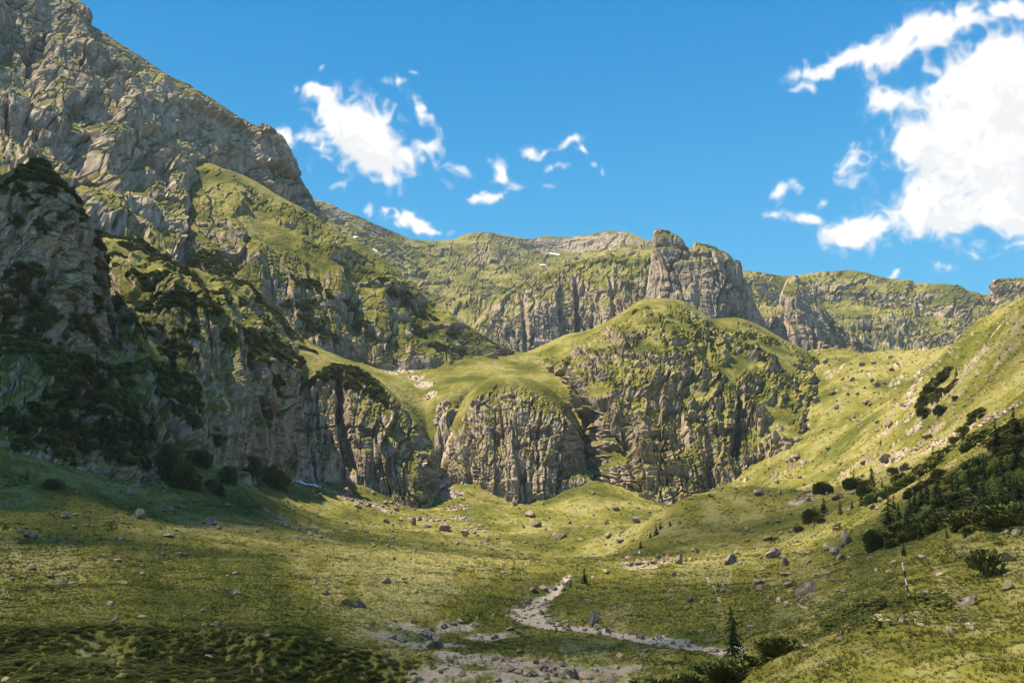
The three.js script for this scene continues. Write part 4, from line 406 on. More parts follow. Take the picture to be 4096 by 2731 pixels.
const BOULDERS = {
  meadow: [[74.36,-4.63,-214.9,2.88,2.52], [72.99,-5.06,-205.65,3.1,2.41], [76.58,-4.11,-211.78,2.13,2.13], [72.24,-5.75,-223.11,3.37,1.12], [67.06,-6.93,-232.7,5.46,3.12], [61.75,-7.78,-206.31,2.25,2.6], [55.68,-8.62,-232.75,4.88,3.51], [58.27,-7.53,-292.58,2.94,2.21], [46.43,-9.45,-252.88,3.82,4.03], [55.5,-8.93,-185.44,4.35,1.4], [47.21,-9.61,-174.6,2.93,1.32], [44.12,-8.2,-145.23,2.68,1.22], [38.22,-10.57,-165.96,1.67,0.97], [48.44,-2.39,-107.5,1.62,0.63], [47.51,-2.14,-95.1,1.28,0.29], [48.87,-2,-99.59,1.17,0.84], [38.54,-3,-82.68,0.97,0.42], [43.31,-4.09,-108.41,0.91,0.82], [44.73,-5.24,-120.74,0.61,0.61], [50.15,-6.33,-144.93,1.46,0.85], [50.18,-3.28,-127.75,1.07,0.64], [69.54,-5.78,-192.31,2.9,1.61], [31.48,-3.59,-69.86,1.17,0.41], [29.78,-4.41,-77.12,0.91,0.65], [28.74,-10.93,-149.32,2.38,1.63], [82.42,-3.44,-290.48,5.36,1.36], [87.68,-1.91,-295.15,2.72,1.49], [89.75,-1.47,-291.22,3.42,1.47], [77.52,-4.2,-299.03,2.01,0.9], [94.81,0.27,-285,2.39,1.67], [96.1,1.26,-265.75,2.23,1.34], [90.4,-0.39,-230.15,1.93,0.96], [37.08,-5.89,-102.55,0.86,0.43], [37.43,-6.05,-105.46,0.8,0.39], [43.06,-5.89,-122.87,1.24,0.52], [35.45,-4.33,-88.25,0.3,0.27], [41.36,-9.67,-158.18,1.19,0.53], [33.89,-5.18,-90.92,0.61,0.3], [36.29,-8.85,-129.96,0.87,0.65], [67.21,-7.12,-226.22,2.66,1.52], [44.1,-8.87,-273.32,2.48,1.79], [58.4,-7.59,-286.79,2.69,1.93], [76.67,-4.15,-213.33,1.15,0.68], [51.99,-9.21,-247.25,1.31,0.77], [66.36,-7.31,-269.87,2.01,1.43], [66.29,-5.26,-178.91,1.38,0.91], [63.91,-7.89,-201.55,1.3,0.79], [49.5,-8.51,-290.75,1.03,0.48], [49.38,-3.41,-125.03,0.83,0.37], [50.79,-9.01,-172.26,0.92,0.57], [71.06,-6.7,-269.46,0.94,0.48], [57.1,-8.44,-228.1,1.84,0.94], [54.31,-8.58,-252.91,0.89,0.5], [49.43,-9.72,-230.19,0.79,0.65], [45.72,-9.75,-173.39,1.03,0.74], [44.54,-8.29,-149.92,0.52,0.37], [46.41,-9.51,-197.67,1.25,0.64], [55.9,-7.9,-287.11,1.03,0.5], [42.42,-9.02,-153.12,0.6,0.35], [63.5,-7.37,-232.95,1.48,1.09], [49.23,-8.82,-258.74,1.5,1.24], [66.51,-7,-204.02,1.92,0.87], [33.92,-11.03,-199.28,0.82,0.38], [41.1,-6.7,-127.8,0.6,0.35], [49.12,-8.54,-292.34,2.43,1.57], [78.19,-2.76,-204.89,0.74,0.35]],
  wood: [[106.01,5.8,-263.92,3.1,2.21], [110.53,8.02,-269.22,2.26,1.81], [150.99,21.92,-343.55,6.91,3.46], [112.87,13.01,-224.92,2.26,2.64], [187.57,32.26,-469.57,13.39,6.69], [174.6,30.34,-416.23,8.38,4.19], [57.47,0.2,-103.1,1.56,1.3], [43.94,-1.52,-80.75,2.03,1.22], [124.46,14.19,-379.2,4.45,3.18], [116.83,11.9,-365.86,3.68,2.45], [117.11,9.92,-354.38,2.97,2.38], [124.24,10.58,-343.56,5.19,3.46], [147.4,18.58,-381.78,7.04,2.56], [175.05,30.39,-415.11,4.18,2.09], [155.79,24.1,-387.85,1.39,1.09], [112.12,8.82,-277.59,0.95,0.7], [99.78,4.35,-235.38,1.43,0.67], [154.5,21.25,-380.42,2.12,1.76], [154.84,21.64,-396.47,1.48,1.21], [114.19,7.43,-340.95,1.41,0.73], [178.13,28.35,-466.74,1.61,0.97], [164.95,22.28,-505.98,2.55,1.9], [154.9,21.99,-377.29,1.59,0.92], [129.09,12.17,-340.24,3.02,1.81], [108.49,5.24,-335.07,1.17,0.82], [102.86,4.15,-275.96,1.35,0.94], [119.65,9.29,-345.79,1.26,0.94], [171.87,23.75,-461.11,1.66,0.99], [169.86,23.59,-432.47,2.67,1.9], [109.41,5.76,-335.62,1.16,0.58], [151.37,19.29,-398.96,3.2,2.06], [105.9,4.61,-300.25,1.03,0.76]],
  fan: [[171.51,27.91,-533.37,5.37,2.68], [163.14,26.03,-553.31,4.18,2.78], [187.74,41.7,-604.76,8.11,4.56], [190.86,44.36,-597.68,10.02,4.51], [103.47,13.38,-379.56,7,2.86], [85.67,12.8,-386.92,3.89,1.95], [145.81,20.37,-637.81,5.35,3.21], [96.82,1.93,-330.86,3.88,1.66], [66.44,1.14,-357.56,2.7,2.1], [84.72,-1.17,-326.79,2.19,1.37], [6.16,-0.98,-503.09,2.95,2.95], [11.92,5.28,-563.77,9.46,5.67], [23.7,-4.99,-453.14,10.26,4.94], [54.93,1,-530.85,5.34,3.56], [65.9,9.52,-575.05,5.79,3.38], [73.32,2.28,-535.76,7.19,4.04], [43.54,-4.9,-411.94,5.53,3.11], [47.23,-6.36,-396.72,4.66,2.99], [41.68,-8.01,-402.82,2.7,1.35], [33.32,0.95,-525.34,3.52,2.2], [50.69,6.13,-562.42,3.3,1.89], [6.1,-7.46,-421.79,3.54,1.41], [35.36,-9.08,-276.31,2.55,1.39], [41.32,-9.12,-306.89,2.57,1.54], [36.04,-9.78,-259.16,3.04,1.74], [39.6,-9.63,-256.06,2.58,1.5], [38.29,-10.7,-216.43,1.81,1.81], [24.04,-10.65,-232.37,2.73,1.17], [25.97,-10.75,-240.66,1.21,0.81], [33.06,-10.08,-253.98,2.56,1.7], [23.17,11.28,-635.51,1.65,1.01], [12.57,10.99,-594.39,1.46,1.22], [2.93,0.86,-526.47,1.53,1.01], [-8.09,5.34,-559.46,1.38,0.92], [49.88,-2.77,-411.32,2.24,1.2], [-11.4,1.28,-539.41,1.72,1.16], [18.06,-1.84,-491.86,2.18,1.78], [12.75,2.4,-545.63,2.83,1.53], [-4.38,5.1,-562.84,1.39,1.05], [60.58,3.26,-549.93,1.36,0.66], [4.56,9.88,-585.84,1.75,1.19], [4.63,11.04,-594.72,2.54,1.19], [3.13,5.47,-562.5,1.59,0.78], [22.87,4.2,-555.43,2.57,1.73], [48.15,-4.21,-404.41,1.89,1.29], [21.27,-6.42,-444.53,1.77,1.48]],
  rubble_fan: [[-112.54,24.28,-571.46,6.23,4.79], [-84.91,10.99,-533.68,5.37,2.69], [-89.47,10.88,-518.77,5.22,2.61], [-77.83,12.57,-559.57,5.16,4.69], [-69.89,2.16,-502.52,4.64,2.95], [-55.41,0.87,-513.37,5.17,5.17], [-24.12,-3.23,-461.15,6.96,2.32], [-18.2,-0.87,-495.8,3.33,2.49], [-42.27,16.93,-643.2,4.85,3.24], [-33.1,16.8,-607.14,4.07,3.05], [-45.7,-0.98,-494.81,4.98,3.32], [-53.8,3.24,-531.36,4.46,3.56], [-64.1,2.98,-518.98,4.35,2.61], [-89.56,19.62,-579.1,4.86,2.91], [-70.86,9.29,-553.79,4.18,2.79], [-18.96,-3.93,-460.64,3.09,1.93], [-64.47,0.14,-486.94,2.68,2.21], [-43.04,-3.65,-415.9,1.02,0.65], [-33.62,-1.7,-479.63,3.17,1.57], [-89.77,12.03,-527.3,1.91,1.3], [-121.63,16.64,-481.56,1.29,1.05], [-68.8,10.56,-567.27,3.13,1.58], [-82.14,12.41,-555.05,1.36,1.09], [-109.64,15.52,-505.31,3.85,3.08], [-76.23,-1.8,-387.05,1.4,1.01], [-82.68,-1.1,-385,1.77,1.48], [-55.87,5.42,-592.81,1.71,0.88], [-116.5,19.24,-505.82,1.38,0.95], [-100.54,4.82,-394.58,1.11,0.64], [-53.8,3.24,-531.36,1.46,0.94], [-77.06,14.01,-572.35,4.3,1.98], [-45.97,-3,-444.28,1.09,0.83], [-89.8,4.56,-483.28,1.19,0.56], [-82.64,-0.61,-377.02,0.96,0.72], [-25.92,-5.82,-408.62,1.16,0.68], [-67.01,-0.55,-446.11,1.1,0.83], [-41.94,-3.27,-454.18,1.11,0.92], [-115.09,13.14,-481.09,1.94,1.58], [-77.07,-1.18,-414.75,1.51,0.87], [-102.07,13.74,-512.48,1.26,0.64], [-45.65,-4.16,-406.21,1.02,0.48], [-33.95,-0.11,-517.18,1.56,0.85], [-60.46,-1.57,-449.06,1.44,0.89], [-88.89,0.48,-361.48,0.89,0.57], [-61.58,9.53,-570.59,2.81,2.33], [-59.84,-1.59,-459.64,1.14,0.71], [-88.88,1.16,-393.5,1.07,0.67], [-23.49,-4.64,-449.18,3.38,2.14], [-75.46,1.15,-474.28,1.57,0.89], [-107.66,16.81,-586.13,1.71,1.45], [-34.56,-0.93,-509.13,1.73,1.01], [-116.8,15.26,-488.25,2.62,2.09], [-79.05,1.15,-430.58,2.28,1.66], [-59.75,-0.93,-492.7,1.42,1.04]],
  slope: [[248.25,86.62,-674.07,5.09,3.96], [246.7,97.32,-712.94,8.37,7.17], [269.26,99.5,-685.54,5.17,4.02], [285.13,105.63,-683.36,8.02,5.73], [288,112.38,-701.47,4.71,4.71], [236.25,72.05,-619.03,2.6,3.11], [233.57,68.76,-598.06,2.01,2.01], [220.81,61.16,-534.91,3.59,2.24], [279.17,116.09,-718.92,4.22,3.01], [202.08,47.78,-569.34,4.77,2.39], [191.39,39.77,-567.69,2.86,1.9], [194.95,41.24,-556.22,2.8,2.33], [188.07,34.08,-510.67,4.28,1.71], [178.24,37.6,-380.5,5.74,2.23], [214.37,55.56,-503.05,6.75,5.06], [261.73,88.48,-651.59,6.56,3.28], [278.17,126.38,-759.88,5.73,5.1], [279.17,116.09,-718.92,6.03,3.62], [298.55,132.88,-743.27,7.48,6.23], [304.89,132.44,-734.65,6.16,4.93], [289.93,106.74,-680.34,5.71,3.42], [305.3,121.57,-701.76,5.88,4.71], [299.7,150.84,-833.92,8.39,6.99], [249.66,88.39,-677.88,5.68,3.98], [256.86,84.24,-632.46,5.3,3.18], [275.73,118.69,-731.01,4.9,3.68], [316.32,136.42,-727.09,5.49,4.27], [276.04,98.37,-668.72,4.49,2.8], [258.67,102.8,-710.95,7.15,5.96], [640.39,368.37,-1861.08,10.92,9.36], [324.32,178.1,-896.88,10.53,5.26], [241.43,83.26,-675.97,2.88,2.09], [215.34,43.24,-642.38,2.23,1.52], [216.16,74.97,-662.37,1.39,1], [200.61,45.29,-551.36,1.9,1.46], [219.94,62.24,-611.97,2.46,1.93], [202.35,46.48,-581.03,2.95,2.14], [183.33,32.99,-437.05,1.23,0.81], [209.9,50.95,-642.87,3.68,2.36], [210.91,52.63,-536.99,2.13,1.11], [224.24,63.67,-549.15,1.95,1.21], [207.35,49.03,-540.16,1.83,1.35], [268.88,126.66,-773.08,1.96,1.39], [215.11,61.27,-629.73,2.12,0.99], [276.11,109.24,-706.99,1.39,0.7], [274.97,117.43,-728.99,1.48,0.69], [257.98,92.38,-675.97,2.2,1.51], [193.42,40.75,-581.41,1.14,0.7], [247.9,90.21,-685.54,1.36,1.06], [295.13,135.56,-755.7,2.47,1.2], [267,97.74,-679.79,2.11,1.76], [259.01,83.57,-617.48,2.84,2.01], [279.83,120.08,-728.99,2.31,1.56], [181.75,31.97,-435.59,1.41,0.83], [313.99,130.62,-714.43,1.41,0.96], [603.37,244.58,-1478.57,4.95,4], [249.14,85.93,-668.39,1.38,0.78], [237.28,75.77,-545.42,3.25,2.65], [278.47,105.7,-693.28,4.28,2.77], [264.58,100.35,-693.28,4.3,2.78], [241.57,82.36,-672.17,1.33,0.93], [562.85,213.02,-1461.65,6.36,4.96], [217.06,76.38,-664.77,1.42,1.17], [285.55,104.49,-677.15,1.44,0.74], [271.83,90.59,-615.39,1.99,1.27], [227.55,64.44,-579.35,2.36,1.17], [276.51,97.25,-662.7,1.91,1.12], [236.04,77.1,-660.88,1.73,1.03], [219.77,60.46,-541.16,1.06,0.59], [193.49,39.16,-541.75,2.84,1.9], [199.43,53.19,-637.86,1.59,1.08], [217.67,58.67,-544.94,1.46,1.19], [254.18,91.19,-677.88,3.34,1.76], [224.44,52.21,-655.21,1.29,1.01], [255.4,82.39,-628.87,1.36,1.03], [302.52,115.05,-691.83,1.84,1.23], [265.46,97.6,-683.62,1.37,0.94]],
  stream: [[11.67,-11.27,-190.66,2.72,2.08], [4.77,-12.67,-147.72,1.36,1.11], [0.83,-13.17,-150.03,1.13,0.75], [12.9,-12.67,-124.71,1.25,0.94], [6.1,-12.97,-133.64,0.56,0.49], [-13.69,-11.99,-129.56,1.41,0.76], [-10.69,-12.71,-118.59,1.59,1.19], [-8.74,-12.04,-104.75,2.64,1.14], [-9.62,-12.72,-129.01,1.3,0.76], [-8.37,-12.52,-132.01,1.33,0.55], [-7.58,-12.47,-133.54,1.34,0.78], [-0.43,-12.9,-128.77,1.73,0.65], [0.98,-13.06,-126.02,1.9,0.74], [-2.35,-13.56,-124.36,1.67,0.83], [-14.35,-11.71,-118.34,1.19,0.69], [-13.23,-11.86,-115.47,0.97,0.68], [3.04,-11.84,-88.2,1.33,0.96], [-3.06,-11.99,-88.6,0.59,0.59], [-6.64,-11.9,-86.48,0.65,0.44], [-0.93,-11.83,-93.02,0.62,0.47], [-1.2,-12.05,-82.67,0.83,0.42], [4.52,-11.84,-82.99,0.77,0.49], [0.79,-12.09,-101.63,1.19,0.51], [12.69,-11.05,-89.82,0.9,0.53], [14.94,-12.16,-102.52,0.86,0.43], [-4.99,-12.11,-99.6,1,0.5], [6.89,-11.82,-187.74,2.2,1.1], [8.69,-11.71,-190.39,1.92,0.96], [10.71,-11.91,-188.71,1.9,0.95], [4.34,-11.84,-185.66,2.49,1.25], [6.41,-12.58,-164.7,1.38,0.83], [2.79,-12.77,-167.22,1.96,0.98], [-8.2,-11.16,-90.96,0.76,0.46], [-10.55,-12.33,-106.49,1.07,0.54], [-2.87,-12.65,-112.06,1.32,0.56], [2.35,-11.8,-91.65,0.92,0.54], [-5.63,-11.69,-91.94,0.93,0.46], [-3.76,-11.9,-91.27,0.77,0.38], [1.41,-11.7,-84.31,0.85,0.49], [3.04,-11.86,-82.91,0.97,0.49], [3.89,-11.89,-85.2,0.86,0.43], [0.47,-11.67,-84.63,0.85,0.43], [11.81,-12.84,-127.84,0.86,0.47]],
  pasture: [[-105.22,-0.08,-270.97,1.59,1.59], [-99.87,-2.18,-264.78,4.88,1.55], [-127.16,-1.84,-239.6,4.42,2.01], [-131.72,-0.84,-243.08,3.26,1.63], [-102.02,-6.35,-185.24,1.4,1.09], [-82.83,-7.73,-164.34,1.93,0.83], [-139.82,1.39,-250.83,2.1,0.84], [-123.5,0.38,-255.16,2.57,1.28], [-131.08,3.35,-264.74,3.55,2.66], [-106.6,-2.61,-247.55,2.91,1.25], [-89.32,-5.69,-199.19,1.84,1], [-85.47,-6.32,-197.47,2.65,0.66], [-43.82,-9.33,-146.41,1.96,0.86], [-45.89,-9.18,-147.82,0.74,0.62], [-56.45,-8.63,-187.22,2.04,0.78], [-64.14,-8.56,-135.64,0.91,0.41], [-73.85,-8.23,-168.03,1.13,0.51], [-79.73,-7.38,-196.32,1.48,0.49], [-82.41,-7.82,-183.78,1.23,0.55], [-99.32,-0.45,-306.76,2.57,2.06], [-66.16,-8.31,-186.4,0.94,0.44], [-82.94,-5.87,-226.58,2.66,0.68], [-25.64,-10.34,-187.32,2.36,1.41]] };         // x, y, z, width, height
const BOULDER_LABELS = {
  meadow: ['grey boulder lying in the green meadow above the footpath', 'boulders in the meadow above the footpath'],
  wood: ['grey boulder among the spruces and dwarf pines of the dark wood', 'boulders in the dark wood'],
  fan: ['brown boulder on the pale grass fan below the terraced knoll', 'boulders on the fan below the knoll'],
  rubble_fan: ['brown boulder in the rubble below the cleft rock buttress', 'boulders in the rubble below the buttress'],
  slope: ['weathered boulder on the steep green slope beside the terraced knoll', 'boulders on the green slope beside the knoll'],
  stream: ['stone in the pale rubble along the dry stream bed', 'stones along the dry stream bed'],
  pasture: ['low stone sunk in the yellow-green pasture below the wooded cliff', 'stones in the pasture below the wooded cliff'] };
const rb = rng(2024);
function boulder(x, y, z, w, h, shape, turn) {
  const m = put('boulder', BOULDER_SHAPES[shape], rockPaint); w *= 0.8; h *= 0.85; m.position.set(x, y - 0.24 * h, z); m.rotation.set((rb() - 0.5) * 0.24, turn, (rb() - 0.5) * 0.3); m.scale.set(w * 1.08, h * 1.1, w * (0.75 + 0.5 * rb())); return m;
}
for (const [key, list] of Object.entries(BOULDERS)) for (const [x, y, z, w, h] of list) {
  const shape = Math.floor(rb() * 9), how = (w > 4 ? 'huge ' : w > 2.2 ? 'large ' : w > 1.2 ? 'middling ' : 'small ') + (h > 0.85 * w ? 'upright ' : h < 0.45 * w ? 'flat ' : '') + (shape === 2 || shape === 5 ? 'moss-topped ' : '');
  tag(boulder(x, y, z, w, h, shape, rb() * 6.28), how + BOULDER_LABELS[key][0], 'boulder', BOULDER_LABELS[key][1]);
}
for (const [key, label, shape, x, y, z, w, h] of [
  ['tall', 'tall leaning pale boulder with a sharp top beside the dwarf pines', 1, 79.24,-3.47,-216.47,3.63,5.45],
  ['slab', 'long tilted slab boulder with a dark overhanging side above the footpath', 3, 38.72,-7.17,-120.4,3.84,2.32],
  ['standing', 'upright brown boulder standing above the dry stream bed', 1, 11.36,-12.68,-132.57,2.22,2.89],
  ['dark', 'single dark boulder on bright grass below the terraced knoll', 0, 184.73,35.69,-649.88,7.63,4.9],
  ['capped', 'wide moss-topped boulder on the bank of the grassy meadow', 2, -24.64,-10.88,-142.89,4.43,2.16],
  ['block', 'squared mossy block on the grass fan below the rock dome', 2, 13,-0.05,-507.95,8.94,5.11],
  ['pink', 'pinkish slab lying at the very foot of the rock dome', 3, 2.06,13.57,-616.98,7.76,4.66],
  ['gully', 'big angular boulder at the mouth of the stony gully', 1, -34.81,-2.55,-467.01,8.62,7.44],
  ['sunk', 'large dark boulder below the cleft rock buttress', 0, -99.59,17.28,-542.47,10.46,7.73],
  ['moss', 'steep-sided brown boulder on the slope below the wooded cliff', 1, -118.11,3.04,-286.12,5.28,4.56],
  ['outcrop', 'dark lichened boulder heap on the grass slope below the dwarf pines', 0, -106.25,1.19,-317.24,6.38,3.19],
  ['pale', 'pale grey boulder lying alone in the yellow pasture', 3, -95.19,-7.34,-180.87,3.34,1.67],
  ['round', 'rounded boulder among the pale stones beside the orange plank', 0, 5.43,-11.63,-82.67,1.25,1.04],
  ['slabpath', 'flat pale slab on the sunlit bank beside rusty dock stalks', 3, 30.71,-3.73,-62.31,1.88,0.84],
  ['blaze', 'small trail rock painted with a white and blue mark', 0, 35.81,-7.22,-110.61,1.02,0.59]]) {
  const m = tag(boulder(x, y, z, w, h, shape, key === 'slab' ? 0.4 : rb() * 6.28), label, 'boulder');
  if (key === 'slab' || key === 'slabpath') { m.rotation.set(0.1, 0.3, 0.5); m.scale.set(w * 1.15, h * 0.62, w * 0.6); }
  if (key === 'tall') m.rotation.set(0, 1.1, -0.25);
  if (key === 'blaze') {            // white - blue - white paint on the side towards the path
    m.rotation.set(0, 0.2, 0); m.updateMatrixWorld();
    [[-0.15, 0xf2f1ec], [0, 0x2f5fb5], [0.15, 0xf2f1ec]].forEach(([dx, hex]) => { const s = put('painted_mark', new THREE.BoxGeometry(0.14, 0.5, 0.05), new THREE.MeshStandardMaterial({ color: hex, roughness: 0.8 }), m); s.position.set(dx, 0.52, 0.44); });
  }
}
// ---------------------------------------------------------------- spruces
function leafCloud(tris) {          // many small faces: flat list of points and colours
  const pos = new Float32Array(tris.length * 3), col = new Float32Array(tris.length * 3);
  tris.forEach((t, i) => { pos.set(t.p, i * 3); col.set(t.c, i * 3); });
  const g = new THREE.BufferGeometry(); g.setAttribute('position', new THREE.BufferAttribute(pos, 3)); g.setAttribute('color', new THREE.BufferAttribute(col, 3)); g.computeVertexNormals(); return g;
}
const needlePaint = new THREE.MeshPhysicalMaterial({ vertexColors: true, roughness: 1, specularIntensity: 0.1, side: THREE.DoubleSide }); needlePaint.name = 'needles';
const leafPaint = new THREE.MeshPhysicalMaterial({ vertexColors: true, roughness: 1, specularIntensity: 0.1, transmission: 0.35, thickness: 0, side: THREE.DoubleSide }); leafPaint.name = 'leaves';
const bark = new THREE.MeshStandardMaterial({ color: new THREE.Color().setRGB(0.09, 0.065, 0.045), roughness: 1 }); bark.name = 'bark';
function spruceCrown(seed, levels, spread, slim) {   // unit height
  const r = rng(seed), t = [];
  for (let k = 0; k < levels; k++) {
    const h = 0.06 + 0.94 * Math.pow(k / levels, 0.92), len = slim * Math.pow(1 - h, 0.82) * (0.75 + 0.5 * r()) + 0.012, nb = Math.max(4, Math.round(spread * (1.15 - h)));
    for (let b = 0; b < nb; b++) {
      const a = r() * 6.283, L = len * (0.6 + 0.6 * r()), drop = 0.25 + 0.35 * r(), y0 = h + (r() - 0.5) * 0.03, ca = Math.cos(a), sa = Math.sin(a), parts = 5;
      for (let s = 0; s < parts; s++) {
        const f0 = s / parts, f1 = (s + 1.3) / parts, w = L * (0.34 - 0.22 * f0) * (0.7 + 0.6 * r()), at = (f, q, dy) => [ca * L * f - sa * q, y0 - drop * L * f * f + dy, sa * L * f + ca * q];
        const g = 0.75 + 0.5 * r(), c = [0.030 * g, 0.042 * g, 0.014 * g];
        for (const q of [-w, w]) for (const p of [at(f0, 0, 0.004), at(f1, 0, 0), at((f0 + f1) / 2 + 0.06, q, -0.02 * (0.4 + r()) - 0.1 * w)]) t.push({ p, c });
        const dn = -0.05 * (0.5 + r()) * (0.4 + slim); for (const p of [at(f0, 0, 0), at(f1, 0, 0), at((f0 + f1) / 2, (r() - 0.5) * w, dn)]) t.push({ p, c });
      }
    }
  }
  return leafCloud(t);
}
const SPRUCE = [[spruceCrown(4, 22, 9, 0.24)], [spruceCrown(9, 20, 8, 0.20)], [spruceCrown(15, 24, 9, 0.29)], [spruceCrown(23, 24, 7, 0.21)]].map(([g]) => ({ g, trunk: new THREE.CylinderGeometry(0.004, 0.019, 0.98, 7).translate(0, 0.46, 0) }));
const rt = rng(77);
function spruce(name, x, y, z, h, kind, label, group) {
  const o = new THREE.Group(); o.name = numbered(name); scene.add(o); o.position.set(x, y - 0.02 * h, z); o.rotation.y = rt() * 6.28; const wide = 0.9 + 0.35 * rt(); o.scale.set(h * wide, h, h * wide);
  put('trunk', SPRUCE[kind].trunk, bark, o); put('crown', SPRUCE[kind].g, needlePaint, o); return tag(o, label, 'tree', group);
}
const TREES = {
  wood: [[123.89,19.14,-226.78,9.51], [129.59,22.45,-227.93,9.17], [148.3,28.16,-291.66,4.65], [133.68,20.13,-278.75,4.67], [139.79,16.38,-348.03,7.59], [140.71,16.51,-368.69,6.8], [92.41,1.51,-221.48,8.17], [105.69,8.31,-228.88,4.99], [93.54,2.58,-218.37,4.39], [109,7.08,-280.69,4.71], [104.93,4.61,-288.39,4.35], [107.68,6.23,-285.49,2.87], [107.06,4.82,-309.38,5.71], [106.89,11.17,-202.24,5.77], [102.21,9.1,-200.12,5.03], [103.43,11.9,-182.63,6.13], [98.07,7.23,-199.86,5.03], [91.71,6.85,-167.19,5.61], [87.91,4.24,-185.03,4.65], [88.96,2.93,-201.39,5.4], [81.62,1.11,-175.08,4.4], [83.8,2.81,-167.74,5.06], [71.33,2.62,-136.11,4.57], [67,1.89,-120.2,4.43], [77.48,-1.22,-178.09,5.08], [73.94,-1.27,-164.08,4.13], [114.94,14.11,-222.15,4.47], [138.04,14.51,-334.41,3.37], [102.25,4.98,-241.2,4.05], [83.88,4.85,-148.69,4.49], [95.37,6.84,-191.76,5.43], [59.62,-0.34,-124.32,1.59], [84.29,1.76,-187.05,3.92], [110.71,12.94,-199.41,3.93], [51.02,-2.35,-118.49,1.64], [83.8,2.81,-167.74,2.35], [88,5.65,-158.5,4.51], [89.87,3.39,-202.42,2.41], [102.21,9.1,-200.12,4.37], [106.26,10.93,-204.5,2.73], [80.09,-0.32,-183.15,5.3], [86.15,3.48,-178,3.42], [84.34,3.86,-159.58,2.16], [83.17,2.38,-168.73,2.53], [85.87,4.2,-161.79,4.8], [99.57,5.94,-218.79,4.84], [80.8,0.5,-174.15,2.54], [87.17,2.53,-194.41,5.9], [59.69,-0.15,-119.47,1.68], [83.24,4.66,-148.73,4.39], [94.32,7.32,-183.1,4.24], [107.86,11.62,-199.06,3.7], [68.75,1.19,-142.04,3.24], [70.92,2.87,-133.07,1.78], [85.35,1.83,-191.3,5.33], [82.38,1.41,-174.21,3.52], [90.37,6.02,-172.45,5.2], [86.75,4.55,-163.44,1.98], [61.87,0.3,-126.67,2.27], [81.42,0.41,-183.4,2.89], [83.93,2.08,-179.18,3.19], [99.3,6.03,-215.04,5.06], [98.48,6.68,-208.26,5.5], [108.97,12.13,-198.65,5.23]],
  slope: [[227.71,74.14,-447.82,6.76], [202.62,44.19,-488.22,2.87], [163.07,29.07,-344.84,2.31]],
  mound: [[56.86,-2.62,-357.34,4.08], [54.54,-4.04,-357.78,3], [47.1,-7.43,-333.29,3.35], [59.17,-0.9,-361.78,3.03], [63.01,0.55,-360.69,2.42]],
  stream: [[15.59,-11.07,-197.34,3.31], [6.07,-12.95,-126.88,0.98]],
  pasture: [[-157.99,15.47,-291.57,3.67], [-123.63,12.67,-381.84,7.68]],
  cliff: [[-178.22,61.96,-373.98,12.54], [-174.65,61.13,-358.87,10.23], [-151.62,36.2,-372.7,11.88], [-165.81,35.1,-338.51,9.65], [-164.8,43.52,-345.11,10.42], [-158.18,35.56,-343.28,11.51], [-154.1,30.1,-343.35,10.37], [-155.24,36.51,-353.61,10.08], [-149.96,27.12,-351.46,10.02], [-145.83,23.05,-354.02,8.91], [-158.47,30.37,-340.55,10.28], [-161.81,27.58,-336.24,9.02], [-168.6,37.1,-334.03,8.4], [-171.54,34.49,-328.86,7.72], [-176.76,38.75,-329.28,8.28], [-152.03,32.87,-362.3,10.33], [-151.86,24.75,-344.78,8.67], [-168.41,53.13,-360.92,10.9], [-172.93,43.64,-337.77,8.5], [-179.8,47.99,-338.85,7.96], [-174.86,48.64,-389.71,11.11], [-156.44,37.98,-364.55,9.17], [-177.63,33.61,-322.14,7.56], [-183.55,37.53,-323.9,8.15], [-170.95,48.83,-343.09,9.78], [-177.77,63.3,-386.74,7.78]] };               // x, y, z, height
const TREE_LABELS = {
  wood: ['dark spruce in the wood on the steep slope above the meadow', 'spruces in the dark wood'], slope: ['lone spruce on the open hillside above the scree', 'spruces on the open hillside'],
  mound: ['spruce on the edge of the grassy mound', 'spruces on the mound edge'], stream: ['young spruce beside the dry stream bed', 'young spruces by the stream bed'],
  pasture: ['solitary spruce on the pasture slope below the wooded cliff', 'spruces on the pasture slope'], cliff: ['dark spruce growing on the shadowed wooded cliff', 'spruces on the wooded cliff'] };
for (const [key, list] of Object.entries(TREES)) for (const [x, y, z, h] of list) { const kind = Math.floor(rt() * 3), [label, group] = TREE_LABELS[key]; spruce('spruce_tree', x, y, z, h, kind, (h > 11 ? 'very tall ' : h > 7 ? 'tall ' : h > 4 ? 'half-grown ' : 'short ') + ['', 'slim ', 'broad '][kind] + label, group); }
{ const [x, y, z, h] = [17.13,-9.74,-72.26,5.33]; spruce('spruce_tree', x, y, z, h, 3, 'slender young spruce rising out of the dwarf pine clump near the stream bed'); }
